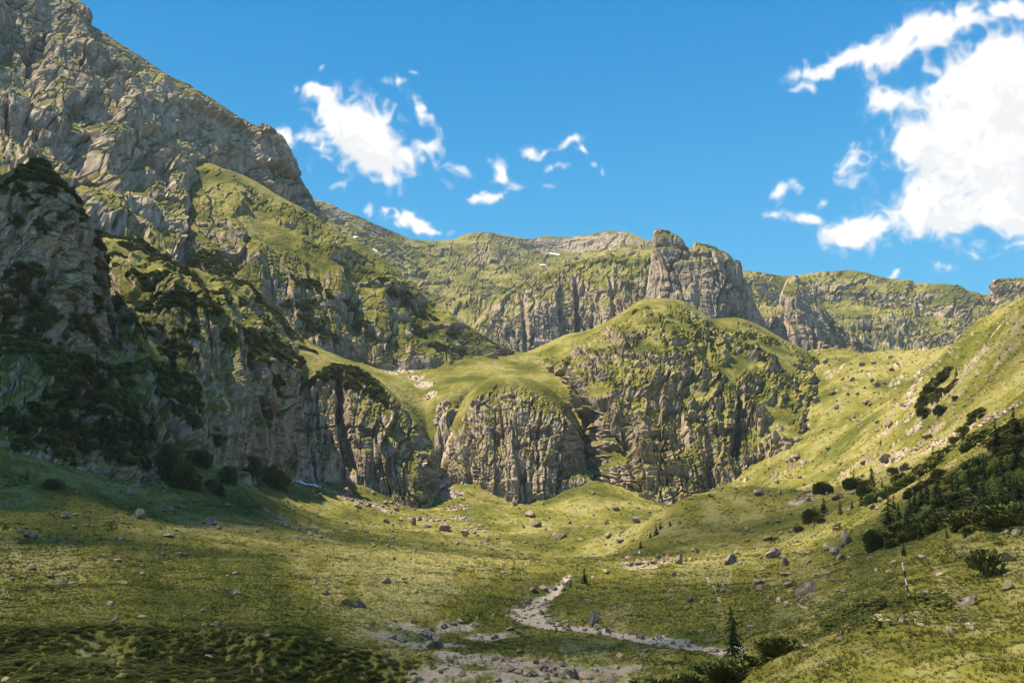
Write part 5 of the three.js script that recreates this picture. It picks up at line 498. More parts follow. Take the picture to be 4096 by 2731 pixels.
// ---------------------------------------------------------------- dwarf pines, leafy shrubs, tufts, weeds
function pineBush(seed, n, fine) {        // a mat of upright needle shoots, 1 m wide, about 0.6 m high
  const r = rng(seed), t = [];
  for (let k = 0; k < n; k++) {
    const a = r() * 6.283, d = Math.sqrt(r()) * 0.5 * (0.85 + 0.25 * noise(Math.cos(a) * 1.7 + seed, Math.sin(a) * 1.7, 0)), x = Math.cos(a) * d, z = Math.sin(a) * d, low = r() < 0.45 ? r() : 1, top = low * ((fine < 1 ? 0.10 * noise(x * 7 + seed, 1, z * 7) : 0) + (0.52 * Math.sqrt(Math.max(0.02, 1 - 3.4 * d * d)) + 0.07) * (0.7 + 0.5 * r())), h0 = top - (0.10 + 0.22 * r()) * fine, lx = (x * 0.5 + (r() - 0.5) * 0.1) * fine, lz = (z * 0.5 + (r() - 0.5) * 0.1) * fine;
    for (let s = 0; s < 5; s++) { const b = s * 1.257 + r(), w = (0.075 + 0.05 * r()) * fine, g = 0.65 + 0.75 * r(), c = [0.125 * g, 0.130 * g, 0.038 * g]; t.push({ p: [x, h0, z], c }, { p: [x + lx + Math.cos(b) * w, top - 0.07 * r(), z + lz + Math.sin(b) * w], c }, { p: [x + lx * 0.8 + Math.cos(b + 1.1) * w * 0.8, top - 0.03 - 0.1 * r(), z + lz * 0.8 + Math.sin(b + 1.1) * w * 0.8], c }); }
  }
  return leafCloud(t);
}
function leafBush(seed, n, size, flat) {
  const r = rng(seed), t = [];
  for (let k = 0; k < n; k++) {
    const a = r() * 6.283, u = r() * 2 - 1, q = Math.cbrt(0.25 + 0.75 * r()), s = Math.sqrt(1 - u * u) * q, lump = 0.8 + 0.35 * noise(Math.cos(a) * 2 + seed, u * 2, Math.sin(a) * 2), x = Math.cos(a) * s * 0.5 * lump, z = Math.sin(a) * s * 0.5 * lump, y = (0.42 + 0.5 * u * q * lump) * flat;
    if (y < 0) continue;
    const b = r() * 6.283, w = size * (0.6 + 0.8 * r()), e = (r() - 0.3) * w, g = 0.6 + 0.8 * r(), c = [0.15 * g, 0.16 * g, 0.042 * g];
    t.push({ p: [x - Math.cos(b) * w, y - e, z - Math.sin(b) * w], c }, { p: [x + Math.sin(b) * w * 0.6, y + 0.2 * w, z - Math.cos(b) * w * 0.6], c }, { p: [x + Math.cos(b) * w, y + e, z + Math.sin(b) * w], c });
  }
  return leafCloud(t);
}
const PINE = [pineBush(2, 150, 1), pineBush(6, 150, 1)], BIGPINE = [pineBush(12, 1300, 0.42), pineBush(16, 1300, 0.42)], LEAFY = [leafBush(3, 420, 0.07, 0.8), leafBush(7, 420, 0.07, 0.8)];
function shrubStem(h) { return mergeGeometries([0, 1, 2, 3].map((k) => new THREE.CylinderGeometry(0.012, 0.03, h, 5).translate(0, h / 2, 0).rotateZ(0.45).rotateY(k * 1.6))); }
const STEM = shrubStem(0.4), rs = rng(301);
function shrub(x, y, z, w, h, leafy, label, group) {
  const o = new THREE.Group(); o.name = numbered(leafy ? 'leafy_shrub' : 'dwarf_pine'); scene.add(o); o.position.set(x, y - 0.08 * h, z); o.rotation.y = rs() * 6.28; o.scale.set(w * 1.1, h * 1.5, w * 1.1);
  put('stem', STEM, bark, o); put('foliage', (leafy ? LEAFY : w > 4 ? BIGPINE : PINE)[rs() < 0.5 ? 0 : 1], leafy ? leafPaint : needlePaint, o); return tag(o, label, 'shrub', group);
}
const SHRUBS = {
  foot: [[-128.46,20.63,-487.15,12.26,13.89], [-136.22,26.98,-470.07,8.67,10.25], [-129.01,19.81,-406.84,7.51,8.19], [-144.81,28.24,-413.16,10.39,7.62], [-139.13,17.88,-380.06,9.56,10.2], [-149.17,22.65,-383.59,11.58,14.15], [-134.1,15.65,-377.82,6.34,5.07], [-131.69,16.87,-393.21,5.28,3.96], [-149.09,12.3,-291.94,5.88,3.92], [-127.22,14.62,-384.97,3.87,5.17]],
  juniper: [[39.55,-2.44,-76.11,2.17,2.36]],
  gully: [[224.28,65.54,-476.54,7.19,4.8], [197.78,51.29,-406.75,5.46,4.09], [204.15,54.35,-437.9,5.88,4.41], [237.34,78.9,-479.36,7.24,2.41], [203.6,56.91,-403.94,2.71,2.17], [230.78,72.37,-483.48,7.3,4.05]],
  edge: [[125.56,13.87,-362.86,6.69,4.56], [136.72,15.68,-358.24,7.81,4.21], [97.54,1.78,-287.42,2.89,2.41], [100.69,2.41,-302.65,5.58,4.57], [130.94,12.06,-331.5,6.67,3.34], [91.71,-0.74,-289.21,2.91,1.7], [147.29,20.31,-345.64,3.48,2.9], [72.76,-3.26,-180.15,5.14,4.23], [136.58,14.49,-345.79,5.8,2.9]] };             // x, y, z, width, height
const SHRUB_LABELS = {
  foot: ['dark dwarf pine bush at the foot of the cliffs beside the grass slope', 'dwarf pines at the foot of the cliffs'], juniper: ['spiky dark dwarf pine bush beside a pale boulder on the sunlit bank'],
  gully: ['dark dwarf pine clinging to the rocks beside the scree gully', 'dwarf pines beside the scree gully'], edge: ['dwarf pine among pale rubble below the wood', 'dwarf pines among the rubble below the wood'] };
for (const [key, list] of Object.entries(SHRUBS)) for (const [x, y, z, w, h] of list) shrub(x, y, z, w, h, false, (key === 'juniper' ? '' : w > 9 ? 'very wide ' : w > 6 ? 'wide ' : 'compact ') + SHRUB_LABELS[key][0], SHRUB_LABELS[key][1]);
// thickets: nobody could count these, so each kind is one mass
const THICKETS = [[-243.9,174.7,-420.9,8.1,0,1], [-240.6,180.9,-430.3,7.8,0,1], [-230.1,170.4,-433.6,5.9,0,1], [-219.6,156.6,-430.9,4.9,0,1], [-215.6,146.3,-439.9,4,0,1], [-212.7,134.7,-443.6,3,0,1], [-246.4,167.2,-413.9,6.5,0,0.9], [-231.6,163,-419.1,4.3,0,0.9], [-235.6,153.8,-411.8,4.2,0,0.8], [-240.3,145.1,-409.3,3.7,0,0.8], [-221.4,148.9,-410.3,3.2,0,0.8], [-225.6,139.8,-403.9,3.2,0,0.6], [-316.9,229.7,-693.4,14.1,0,1], [-288.5,214.7,-665.3,14.3,0,1], [-246.8,187.7,-607.9,13.7,0,1], [-247.2,188.3,-646.9,12.4,0,1], [-285.1,190.8,-610.4,9,0,0.7], [-229.7,150,-515.5,7,0,0.5], [-358.5,258.8,-752.8,12.7,0,0.9], [-228.1,171.5,-613,7.6,0,1], [-281.9,239.4,-780.4,12.3,0,1], [-263.7,227.3,-772.4,14.8,0,1], [-232.8,202.3,-726.6,14.8,0,1], [-218.5,190.2,-735.7,14.1,0,1], [-203.1,178.4,-730.5,12.4,0,1], [-188.8,162.8,-720.1,10.6,0,1], [-205.8,169.1,-662.5,9.7,0,0.9], [-187.9,150.3,-565.8,8.3,0,0.8], [-194.9,155.7,-683.6,8.5,0,0.9], [-217,146,-512.3,8.7,0,1], [-282.5,195.4,-699.4,11.8,0,1], [-188.8,129.2,-494.6,9.5,0,1], [-184.9,131.3,-510.8,8.6,0,1], [-176.6,126.6,-512.8,5.2,0,1], [-204.3,125.6,-490,10,0,0.9], [-291.8,167.8,-737.9,15,0,0.9], [-195.1,103.8,-459.9,7.8,0,0.8], [-177.1,103.7,-473.1,6.9,0,0.8], [-177.7,91.3,-460.2,8.8,0,0.9], [-176.7,76.5,-439.6,8.4,0,0.9], [-165.4,73.4,-441.7,8.5,0,0.9], [-159,63.4,-438,8.4,0,0.9], [-162.6,55.2,-425.9,7.2,0,0.8], [-168.6,63.7,-428,7.2,0,0.9], [-154,50.7,-427.4,4.8,0,0.7], [-221.9,110.6,-392.3,8,0,0.9], [-222.6,97.9,-389,11,0,1], [-213.2,94.5,-393.2,8,0,0.9], [-212.9,85.1,-394.8,11.1,0,1], [-212.4,76.4,-375.2,11.6,0,1], [-186.8,68.8,-364.4,10.3,0,1], [-176.3,63.5,-363.8,11.3,0,1], [-170.4,55.7,-371.5,10.5,0,1], [-160.2,46.1,-366.7,9.3,0,1], [-153.2,36.6,-365.4,7.8,0,1], [-172.3,49.1,-350.8,10.9,0,1], [-174.8,39.9,-333.1,9.4,0,0.9], [-182,39.1,-326.5,8.3,0,1], [-157,34.3,-343.2,8.7,0,1], [-146.4,24.9,-355,5.2,0,1], [-183.1,68.3,-406.3,10.3,0,0.9], [-203.3,93.9,-409.9,8.3,0,0.8], [-203,105.6,-422.5,5.7,0,0.7], [-150.2,28.2,-352,6,0,1], [-165.5,31.1,-331.5,7.5,0,0.8], [-172.2,31.2,-323.9,6.6,0,0.7], [-211,122.2,-434.9,3.4,0,0.6], [-166.4,115.2,-539.3,7.3,0,0.9], [-159,114,-553.8,8.7,0,1], [-149.5,109.8,-560.8,10.1,0,1], [-150.8,114.1,-624,9.2,0,0.9], [-167,138.5,-701.9,7.9,0,0.7], [-155,98.6,-530.8,7.2,0,0.9], [-146,64.7,-522.4,7.7,0,0.8], [-167,109.1,-507.5,4.6,0,0.8], [-148.6,44.1,-449.2,5.1,0,0.6], [-143,86,-547.9,6.2,0,0.7], [-142.1,47.2,-473.6,4.3,0,0.5], [-146.9,88.8,-542.4,6.1,0,0.7], [-133.4,107.9,-632.7,10.7,0,1], [-121.7,107.5,-634.9,12.9,0,1], [-109.9,102.2,-636.9,10.8,0,1], [-97.3,93.6,-634.1,7.9,0,0.9], [-141.1,100.8,-625.7,5.6,0,0.9], [-88.5,83.9,-628.3,5.7,0,0.7], [-124.1,101.1,-638.1,7.2,0,0.8], [-197.6,220,-784.9,5.3,0,0.9], [-188,217.9,-798.6,9,0,0.9], [-175.7,209.2,-796,7.2,0,0.9], [-176.8,178.2,-770.9,11.3,0,0.8], [-164,165.2,-767.9,9.5,0,0.8], [-139,180.4,-801.4,8.1,0,0.9], [-131.3,170.3,-798.4,6.3,0,0.9], [-91.3,183.4,-846.6,7.6,0,1], [-69.2,166.1,-827.7,7.5,0,1], [-118,227.3,-860.3,7.8,0,0.9], [-105.3,220.1,-865.2,7.8,0,0.9], [-94.4,209.7,-867.6,6.9,0,0.8], [-48.5,163.4,-841.6,4.7,0,0.6], [-129.7,243.3,-870.1,6.9,0,0.7], [-81.9,203.5,-873,6.9,0,0.8], [-58.2,184.3,-854.5,5.8,0,0.7], [-186.6,192.7,-777.2,8.8,0,0.8], [-197.4,192.1,-772.5,7,0,0.8], [-152.9,201.3,-806.8,6.4,0,0.7], [-145.7,112,-566.3,6.4,1,0.6], [-157.8,124.4,-569.4,7.1,1,0.6], [-211.4,124.5,-446.6,5.5,1,0.9], [-220.3,124.9,-487.8,7.2,1,0.8], [-206.3,101.4,-442.2,6.5,1,0.9], [-192.3,91.8,-439.7,7.4,1,0.8], [-177.5,73.5,-418.1,5.7,1,0.7], [-173.2,59.5,-399.6,5.4,1,0.7], [-165.2,51.9,-401.2,4.5,1,0.6], [-152.9,29.3,-388.7,7.5,1,1], [-156.2,27.9,-426.7,6.3,1,0.9], [-150.7,33.1,-369.1,5,1,0.8], [-201.1,88.6,-424.3,5.3,1,0.7], [-205,107.3,-407.2,4.6,1,0.7], [-184.6,116.1,-485.3,4.9,1,0.6], [-259.2,162,-743.3,8.4,1,0.5], [-181.1,139.8,-583.6,6.6,1,0.5], [-200.5,77.2,-387.9,3.5,1,0.5], [-219.4,93.9,-391,4,1,0.5], [-140.1,17.7,-378.1,5.1,1,0.9], [-141.7,21.6,-396.8,4.5,0,0.9], [116.7,15.3,-220.8,8.7,0,0.9], [136.2,25.9,-240.5,8.1,0,1], [86.1,3.2,-183.8,5.2,0,1], [77.4,-0.9,-176.1,3.6,0,1], [73.7,-2.5,-175.8,2.4,0,1], [89.2,5.5,-164,6.5,0,1], [112,11.9,-242.5,4.9,0,0.8], [82.1,2.4,-163,5.5,0,1], [115.1,14.8,-201.6,5.7,1,0.8], [110.6,11.7,-221.3,5,1,0.8], [139.5,25.7,-265,6,0,0.8], [97.1,9,-173.5,3.9,1,0.8], [102.7,7.5,-214.2,3.6,1,0.8], [83.7,1.4,-186.8,2.7,1,0.7], [66.1,1.6,-124.5,3.5,0,1], [66.6,1.5,-119,2.7,0,0.9], [117.9,11.5,-275.3,5,0,1], [128.1,15.8,-284.2,5.5,0,1], [113.2,9.2,-277.3,3.1,0,0.9], [135.8,20.5,-288.5,4.6,0,0.7], [140.7,23.6,-289.3,3.9,0,0.6], [139,15.7,-348,2.7,0,0.7], [174.6,40.1,-333.2,3.8,0,0.7], [166.9,32.7,-331.1,4.1,0,0.6], [79.5,-1.1,-187.4,2.1,0,0.9], [234.7,77,-489.3,6.6,0,1], [216.6,66,-443.3,6.5,0,1], [224.3,65.5,-476.5,5.9,0,0.9], [238.3,81,-483.4,4.4,0,0.9]];       // x, y, z, radius, kind, cover
const M4 = new THREE.Matrix4(), QT = new THREE.Quaternion(), EU = new THREE.Euler(), VP = new THREE.Vector3(), UP = new THREE.Vector3(0, 1, 0), Q2 = new THREE.Quaternion(), VS = new THREE.Vector3(), CC = new THREE.Color();
function mass(name, label, category, geometry, material, spots) {   // spots: x, y, z, width, height, turn, r, g, b
  const m = new THREE.InstancedMesh(geometry, material, spots.length); m.name = numbered(name); m.castShadow = m.receiveShadow = true;
  spots.forEach((s, i) => { M4.compose(VP.set(s[0], s[1], s[2]), QT.setFromEuler(EU.set(s[9] ?? 0, 0, s[10] ?? 0)).multiply(Q2.setFromAxisAngle(UP, s[5])), VS.set(s[3], s[4], s[3])); m.setMatrixAt(i, M4); m.setColorAt(i, CC.setRGB(s[6], s[7], s[8])); });
  scene.add(m); return tag(m, label, category, undefined, 'stuff');
}
{
  const r = rng(512), spots = [[], [], [], []];
  for (const [x, y, z, R, kind, cover] of THICKETS) {
    const near = [];
    for (const l of LAND) for (let i = 0; i < l.pos.length; i += 3) { const dx = l.pos[i] - x, dy = l.pos[i + 1] - y, dz = l.pos[i + 2] - z; if (dx * dx + dy * dy + dz * dz < 2.2 * R * R && l.N[i + 1] > 0.05) near.push(l, i); }
    if (!near.length) continue;
    const size = (kind ? 2.4 : 3.0), count = Math.round(cover * (x > 60 ? 40 : 26) * R * R / (size * size));
    for (let k = 0; k < count; k++) {
      const q = Math.floor(r() * near.length / 2) * 2, l = near[q], i = near[q + 1], px = l.pos[i], py = l.pos[i + 1], pz = l.pos[i + 2];
      const q2 = ((px - x) ** 2 + (py - y) ** 2 + (pz - z) ** 2) / (R * R); if (noise(px / 9, py / 9, pz / 9 + kind * 9) + 0.5 * noise(px / 3.5, py / 3.5, pz / 3.5) < -0.28 + 0.35 * (1 - cover) + 0.55 * (q2 - 0.6)) continue;
      const s = size * (0.45 + 1.3 * r() * r()), g = 0.75 + 0.55 * r(), warm = 1 + 0.35 * noise(px / 14, py / 14, pz / 14), b = kind * 2 + (r() < 0.5 ? 0 : 1);
      spots[b].push([px + (r() - 0.5), py - 0.1 * s, pz + (r() - 0.5), s, s * (kind ? 1.0 : 0.9) * (0.8 + 0.5 * r()), r() * 6.28, g * warm, g, g * 0.95, 0.6 * Math.atan2(l.N[i + 2], l.N[i + 1]) + 0.3 * (r() - 0.5), -0.6 * Math.atan2(l.N[i], l.N[i + 1]) + 0.3 * (r() - 0.5)]);
    }
  }
  mass('dwarf_pine_undergrowth', 'dense dark mats of dwarf pine on the rocky slopes', 'undergrowth', PINE[0], needlePaint, spots[0]);
  mass('dwarf_pine_undergrowth', 'dark dwarf pine thickets among the cliffs and in the wood', 'undergrowth', PINE[1], needlePaint, spots[1]);
  mass('leafy_undergrowth', 'paler green leafy scrub between the dwarf pines', 'undergrowth', LEAFY[0], leafPaint, spots[2]);
  mass('leafy_undergrowth', 'light green leafy bushes below the bastion', 'undergrowth', LEAFY[1], leafPaint, spots[3]);
}
// grass, weeds and loose stones on the valley floor
function tuftShape(seed, n, wide) { const r = rng(seed), t = []; for (let k = 0; k < n; k++) { const a = r() * 6.283, d = r() * 0.32 * wide, x = Math.cos(a) * d, z = Math.sin(a) * d, b = r() * 6.283, w = 0.07, lean = 0.15 + 0.35 * r(), h = 0.55 + 0.5 * r(), g = 0.9 + 0.25 * r(), c = [g, g, g]; t.push({ p: [x - Math.cos(b) * w, 0, z - Math.sin(b) * w], c }, { p: [x + Math.cos(b) * w, 0, z + Math.sin(b) * w], c }, { p: [x + Math.cos(a) * lean, h, z + Math.sin(a) * lean], c }); } return leafCloud(t); }
function dockShape(seed) { const r = rng(seed), t = []; for (let k = 0; k < 11; k++) { const a = r() * 6.283, d = 0.1 + 0.32 * r(), y = 0.25 + 0.5 * r(), L = 0.26 + 0.16 * r(), w = 0.15 + 0.06 * r(), ca = Math.cos(a), sa = Math.sin(a), g = 0.7 + 0.6 * r(), c = [g, g, g], P = (f, q, dy) => [ca * (d + L * f) - sa * q, y + dy, sa * (d + L * f) + ca * q], tip = P(1, 0, -0.1 + 0.1 * r()), mid = P(0.4, 0, 0.06); for (const [u, v] of [[P(0, 0, 0), P(0.4, w, 0)], [P(0.4, w, 0), tip], [tip, P(0.4, -w, 0)], [P(0.4, -w, 0), P(0, 0, 0)]]) t.push({ p: u, c }, { p: v, c }, { p: mid, c }); } return leafCloud(t); }
const bladePaint = new THREE.MeshPhysicalMaterial({ vertexColors: true, roughness: 1, specularIntensity: 0.1, transmission: 0.3, thickness: 0, side: THREE.DoubleSide }); bladePaint.name = 'grass blades';
const GROUND = LAND[LAND.length - 1];
function onGround(r) {              // a spot on the sheet, evenly spread over its own grid
  const i = Math.floor(r() * (GROUND.nu - 1)), j = Math.floor(r() * (GROUND.nv - 1)), a = (j * GROUND.nu + i) * 3, P = GROUND.pos, u = r(), v = r(), b = a + 3, c = a + GROUND.nu * 3;
  return [P[a] + u * (P[b] - P[a]) + v * (P[c] - P[a]), P[a + 1] + u * (P[b + 1] - P[a + 1]) + v * (P[c + 1] - P[a + 1]), P[a + 2] + u * (P[b + 2] - P[a + 2]) + v * (P[c + 2] - P[a + 2])];
}
{
  const r = rng(909), c = [0, 0, 0], tufts = [], tall = [], docks = [], low = [], stones = [[], []];
  for (let k = 0; k < 420000; k++) {
    const [x, y, z] = onGround(r), D = -z; if (D < 34 || D > 170 + 260 * r()) continue;
    if (streamAt(x, z) > -0.15 || (stony(x, z) > 0.3 && r() < 0.8)) continue;
    turfColour(c, x, y, z, clamp(D / 260, 0.25, 1), 0.5); const n1 = noise(x / 4, 3, z / 4), n2 = fbm(x / 13, 5, z / 13, 2), g = 0.92 + 0.2 * r(), s = 0.13 + 0.0012 * D;
    if (n1 > 0.2 && n2 > 0 && r() < 0.5) { tall.push([x, y - 0.02, z, s * 1.3, s * (1.1 + r()), r() * 6.28, c[0] * 0.85 * g, c[1] * 0.9 * g, c[2] * 0.9 * g]); }
    else tufts.push([x, y - 0.02, z, s * 1.5, s * (0.5 + 0.5 * r()), r() * 6.28, c[0] * 1.05 * g, c[1] * 1.05 * g, c[2] * g]);
  }
  for (let k = 0; k < 90000; k++) {
    const [x, y, z] = onGround(r), D = -z; if (D < 36 || D > 420 || streamAt(x, z) > 0 || stony(x, z) > 0.5) continue;
    const n2 = fbm(x / 16 + 7, 5, z / 16, 3), right = smooth(6, 30, x), mid = smooth(14, 0, Math.abs(x + 12 - (D - 200) * 0.05)) * smooth(150, 190, D) * smooth(330, 260, D);
    if (n2 < 0.27 - 0.22 * Math.max(right * smooth(140, 90, D), mid) || r() < 0.72) continue;
    const g = 0.7 + 0.6 * r(), s = 0.5 + 0.55 * r() + D * 0.0012; docks.push([x, y - 0.05, z, s, s * 0.9, r() * 6.28, 0.072 * g, 0.088 * g, 0.020 * g]);
    if (n2 > 0.25 && r() < 0.14) tall.push([x + 0.3, y, z, 0.32, 0.9 + 0.4 * r(), r() * 6.28, 0.10 * g, 0.052 * g, 0.018 * g]);
  }
  for (let k = 0; k < 500000; k++) {   // cushions of low growth on the bank and over the fan
    const [x, y, z] = onGround(r), D = -z; if (D < 60 || streamAt(x, z) > -0.3) continue;
    const edge = 94 + 7 * noise(x / 24, 7.7, 1.2), bank = smooth(edge + 2, edge - 2, D) * smooth(-4, -16, x), n2 = fbm(x / 11 + 3, 2, z / 11, 3); if (bank > 0.1 ? r() > bank * smooth(-0.5, 0.25, n2) * 0.8 : D < 170 || n2 < (D > 350 ? 0.02 : 0.2) || r() < 0.7) continue;
    const g = 0.6 + 0.6 * r(), s = (0.45 + 0.6 * r() * r()) * (1 + D * 0.002); low.push([x, y - 0.12 * s, z, s, s * 0.55, r() * 6.28, 0.62 * g, 0.66 * g, 0.5 * g]);
  }
  for (let k = 0; k < 900000; k++) {
    const [x, y, z] = onGround(r), D = -z; if (D < 40) continue;
    if (k > 250000 && D < 250) continue;
    const sb = streamAt(x, z), sn = stony(x, z), sc = inZones(SCREE_AND_SUNLIT, x, y, z), want = Math.max(sb > -0.2 ? 0.35 : 0, Math.max(0, sn - 0.15) * smooth(-0.1, 0.3, noise(x / 3, 4, z / 3)) * 0.9, sc > 0.2 ? 0.8 : 0, 0.010 + 0.03 * smooth(0.1, 0.4, fbm(x / 30, 9, z / 30, 2)) * smooth(150, 300, D), smooth(340, 420, D) * smooth(60, 110, x) * 0.10 * smooth(-0.05, 0.3, fbm(x / 22 + 3, 2.4, z / 22, 3)));
    if (r() > want) continue;
    const s = (0.10 + 0.75 * Math.pow(r(), 4)) * (1 + D * 0.004) * (sb > -0.1 ? 0.8 : 1), g = 0.8 + 0.6 * r(); stones[r() < 0.5 ? 0 : 1].push([x, y - 0.1 * s, z, s * (0.8 + 0.6 * r()), s * (0.4 + 0.4 * r()), r() * 6.28, g, g * 0.95, g * 0.88, (r() - 0.5) * 0.5, (r() - 0.5) * 0.5]);
  }
  const lowPaint = leafPaint.clone(); lowPaint.name = 'low growth';
  mass('grass', 'short yellow-green turf grass over the valley floor', 'grass', tuftShape(31, 7, 1), bladePaint, tufts);
  mass('grass', 'taller darker grass tufts and rusty flower stalks in the meadow', 'grass', tuftShape(37, 9, 0.8), bladePaint, tall);
  mass('dock_weeds', 'broad-leaved dock plants in patches over the meadow', 'weeds', dockShape(41), bladePaint, docks);
  mass('cushion_undergrowth', 'low dark green cushions of scrub on the banks and the grass fan', 'undergrowth', leafBush(11, 160, 0.10, 0.9), lowPaint, low);
  mass('rubble', 'small pale stones strewn along the stream bed and the scree', 'stones', boulderShape(144, 0, 1, 2), rockPaint, stones[0]);
  mass('rubble', 'broken grey stones scattered over the turf and the scree', 'stones', boulderShape(233, 0, 1, 2), rockPaint, stones[1]);
}
// scree on the rock masses
{
  const r = rng(4242), spots = [];
  for (const l of LAND) { if (l === GROUND) continue; for (let i = 0; i < l.pos.length; i += 3) { const sc = inZones(SCREE_AND_SUNLIT, l.pos[i], l.pos[i + 1], l.pos[i + 2]); if (sc > 0.25 && l.N[i + 1] > 0.35 && r() < 0.16) { const s = 0.7 + 2.4 * Math.pow(r(), 3), g = 0.85 + 0.4 * r(); spots.push([l.pos[i], l.pos[i + 1] - 0.1 * s, l.pos[i + 2], s, s * 0.7, r() * 6.28, g, g * 0.97, g * 0.93, (r() - 0.5) * 0.6, (r() - 0.5) * 0.6]); } } }
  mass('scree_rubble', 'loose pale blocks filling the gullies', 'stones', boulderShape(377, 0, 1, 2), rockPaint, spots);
}
// ---------------------------------------------------------------- dwarf pine clump by the young spruce, footpath, snow
{
  const [bx, by, bz] = [17.13,-9.74,-72.26,5.33], r = rng(66);
  for (let k = 0; k < 16; k++) { const x = bx - 8.5 + 11.5 * r(), z = bz + 1.5 + 4.5 * r(); shrub(x, turfHeight(x, z), z, 2.0 + 1.3 * r(), 1.1 + 0.7 * r(), false, 'dark dwarf pine in the clump around the young spruce near the stream bed', 'dwarf pines around the young spruce'); }
  for (let k = 0; k < 11; k++) { const x = bx + 6 + 6.5 * r(), z = bz + 2 + 6 * r(); shrub(x, turfHeight(x, z), z, 1.4 + 1.1 * r(), 0.9 + 0.9 * r(), r() < 0.65, 'leafy bush in the scrub beside the young spruce clump', 'bushes beside the young spruce clump'); }
}
const dust = new THREE.MeshStandardMaterial({ color: new THREE.Color().setRGB(0.30, 0.24, 0.17), roughness: 1 }); dust.name = 'trodden earth';
for (const line of [[44.54,-209.58, 41.04,-191.14, 37.34,-168.64, 33.56,-150.05, 32.1,-142.1], [38.33,-134.03, 33.55,-112.94, 33.56,-108.88, 33.44,-104.01], [25.76,-67.88, 25.46,-65.55, 24.24,-61.37, 24.05,-59.87, 24.36,-59.33], [28.62,-59.13, 27.71,-56.21, 27.99,-55.54]]) {
  const curve = new THREE.CatmullRomCurve3(Array.from({ length: line.length / 2 }, (_, k) => new THREE.Vector3(line[2 * k], 0, line[2 * k + 1]))), nk = 60, nw = 7, pos = new Float32Array((nk + 1) * nw * 3), col = new Float32Array((nk + 1) * nw * 3).fill(1);
  for (let k = 0; k <= nk; k++) { const p = curve.getPoint(k / nk), t = curve.getTangent(k / nk), w = 0.34 * (1 + 0.6 * noise(p.x / 2, 1, p.z / 2)); for (let q = 0; q < nw; q++) { const s = (q / (nw - 1) - 0.5) * 2 * w, x = p.x - t.z * s, z = p.z + t.x * s, o = (k * nw + q) * 3; pos[o] = x; pos[o + 1] = turfHeight(x, z) + 0.03 - 0.12 * Math.abs(q / 3 - 1) ** 3; pos[o + 2] = z; } }
  tag(put('footpath', gridGeometry(pos, col, nw, nk + 1), dust), 'narrow pale trodden footpath through the meadow', 'footpath', undefined, 'structure');
}
const snowPaint = new THREE.MeshPhysicalMaterial({ color: new THREE.Color().setRGB(0.86, 0.88, 0.92), roughness: 0.7 }); snowPaint.name = 'old snow';
[[-136.3,30.5,-591.6,12.2,2.6,28], [149.5,860.7,-2782.6,30,5.5,8], [85.6,758.9,-2558.2,16.3,3.1,0], [-366.6,654.9,-1978.5,5.8,3.9,0], [-322.8,631.7,-2007.9,6.9,3,30]].forEach(([x, y, z, hw, hh, tilt], k) => {
  let g;
  if (k === 0) {                    // a tongue that follows the ground
    const nk = 40, nw = 9, pos = new Float32Array((nk + 1) * nw * 3), col = new Float32Array((nk + 1) * nw * 3).fill(1), [ax, az, bx, bz] = [-138.9, -565.6, -115.3, -542.7];
    for (let i = 0; i <= nk; i++) for (let q = 0; q < nw; q++) { const t = i / nk, w = (1.7 * Math.sin(Math.PI * Math.min(1, t * 0.9 + 0.1)) + 0.4) * (1 + 0.4 * noise(t * 6, 2, 1)), s = (q / (nw - 1) - 0.5) * 2, L = Math.hypot(bx - ax, bz - az), px = mix(ax, bx, t) - (bz - az) / L * s * w + 0.8 * noise(t * 4, 5, 2), pz = mix(az, bz, t) + (bx - ax) / L * s * w, o = (i * nw + q) * 3; pos[o] = px; pos[o + 1] = turfHeight(px, pz) + 0.85 - 1.1 * s * s; pos[o + 2] = pz; }
    g = gridGeometry(pos, col, nw, nk + 1); x = y = z = 0;
  } else {
    const land = 0.8; g = new THREE.SphereGeometry(1, 48, 20); const p = g.attributes.position;
    for (let i = 0; i < p.count; i++) { const a = Math.atan2(p.getZ(i), p.getX(i)), q = 1 + 0.35 * noise(Math.cos(a) * 2 + k * 7, Math.sin(a) * 2, 3) + 0.12 * noise(Math.cos(a) * 6 + k, Math.sin(a) * 6, 1); p.setX(i, p.getX(i) * q); p.setZ(i, p.getZ(i) * q); p.setY(i, p.getY(i) * (1 + 0.3 * noise(p.getX(i) * 3, k, p.getZ(i) * 3))); }
    g.scale(hw, Math.max(0.6, hh * 0.18), hh / land * 0.9); g.rotateX(Math.atan(land)); g.rotateZ(-tilt * Math.PI / 180); g.computeVertexNormals();
  }
  const m = put('snow_patch', g, snowPaint); m.position.set(x, y, z); tag(m, k === 0 ? 'narrow tongue of old snow at the foot of the rock buttress' : 'small patch of old snow high on the mountains', 'snow', k ? 'snow patches high on the mountains' : undefined);
});
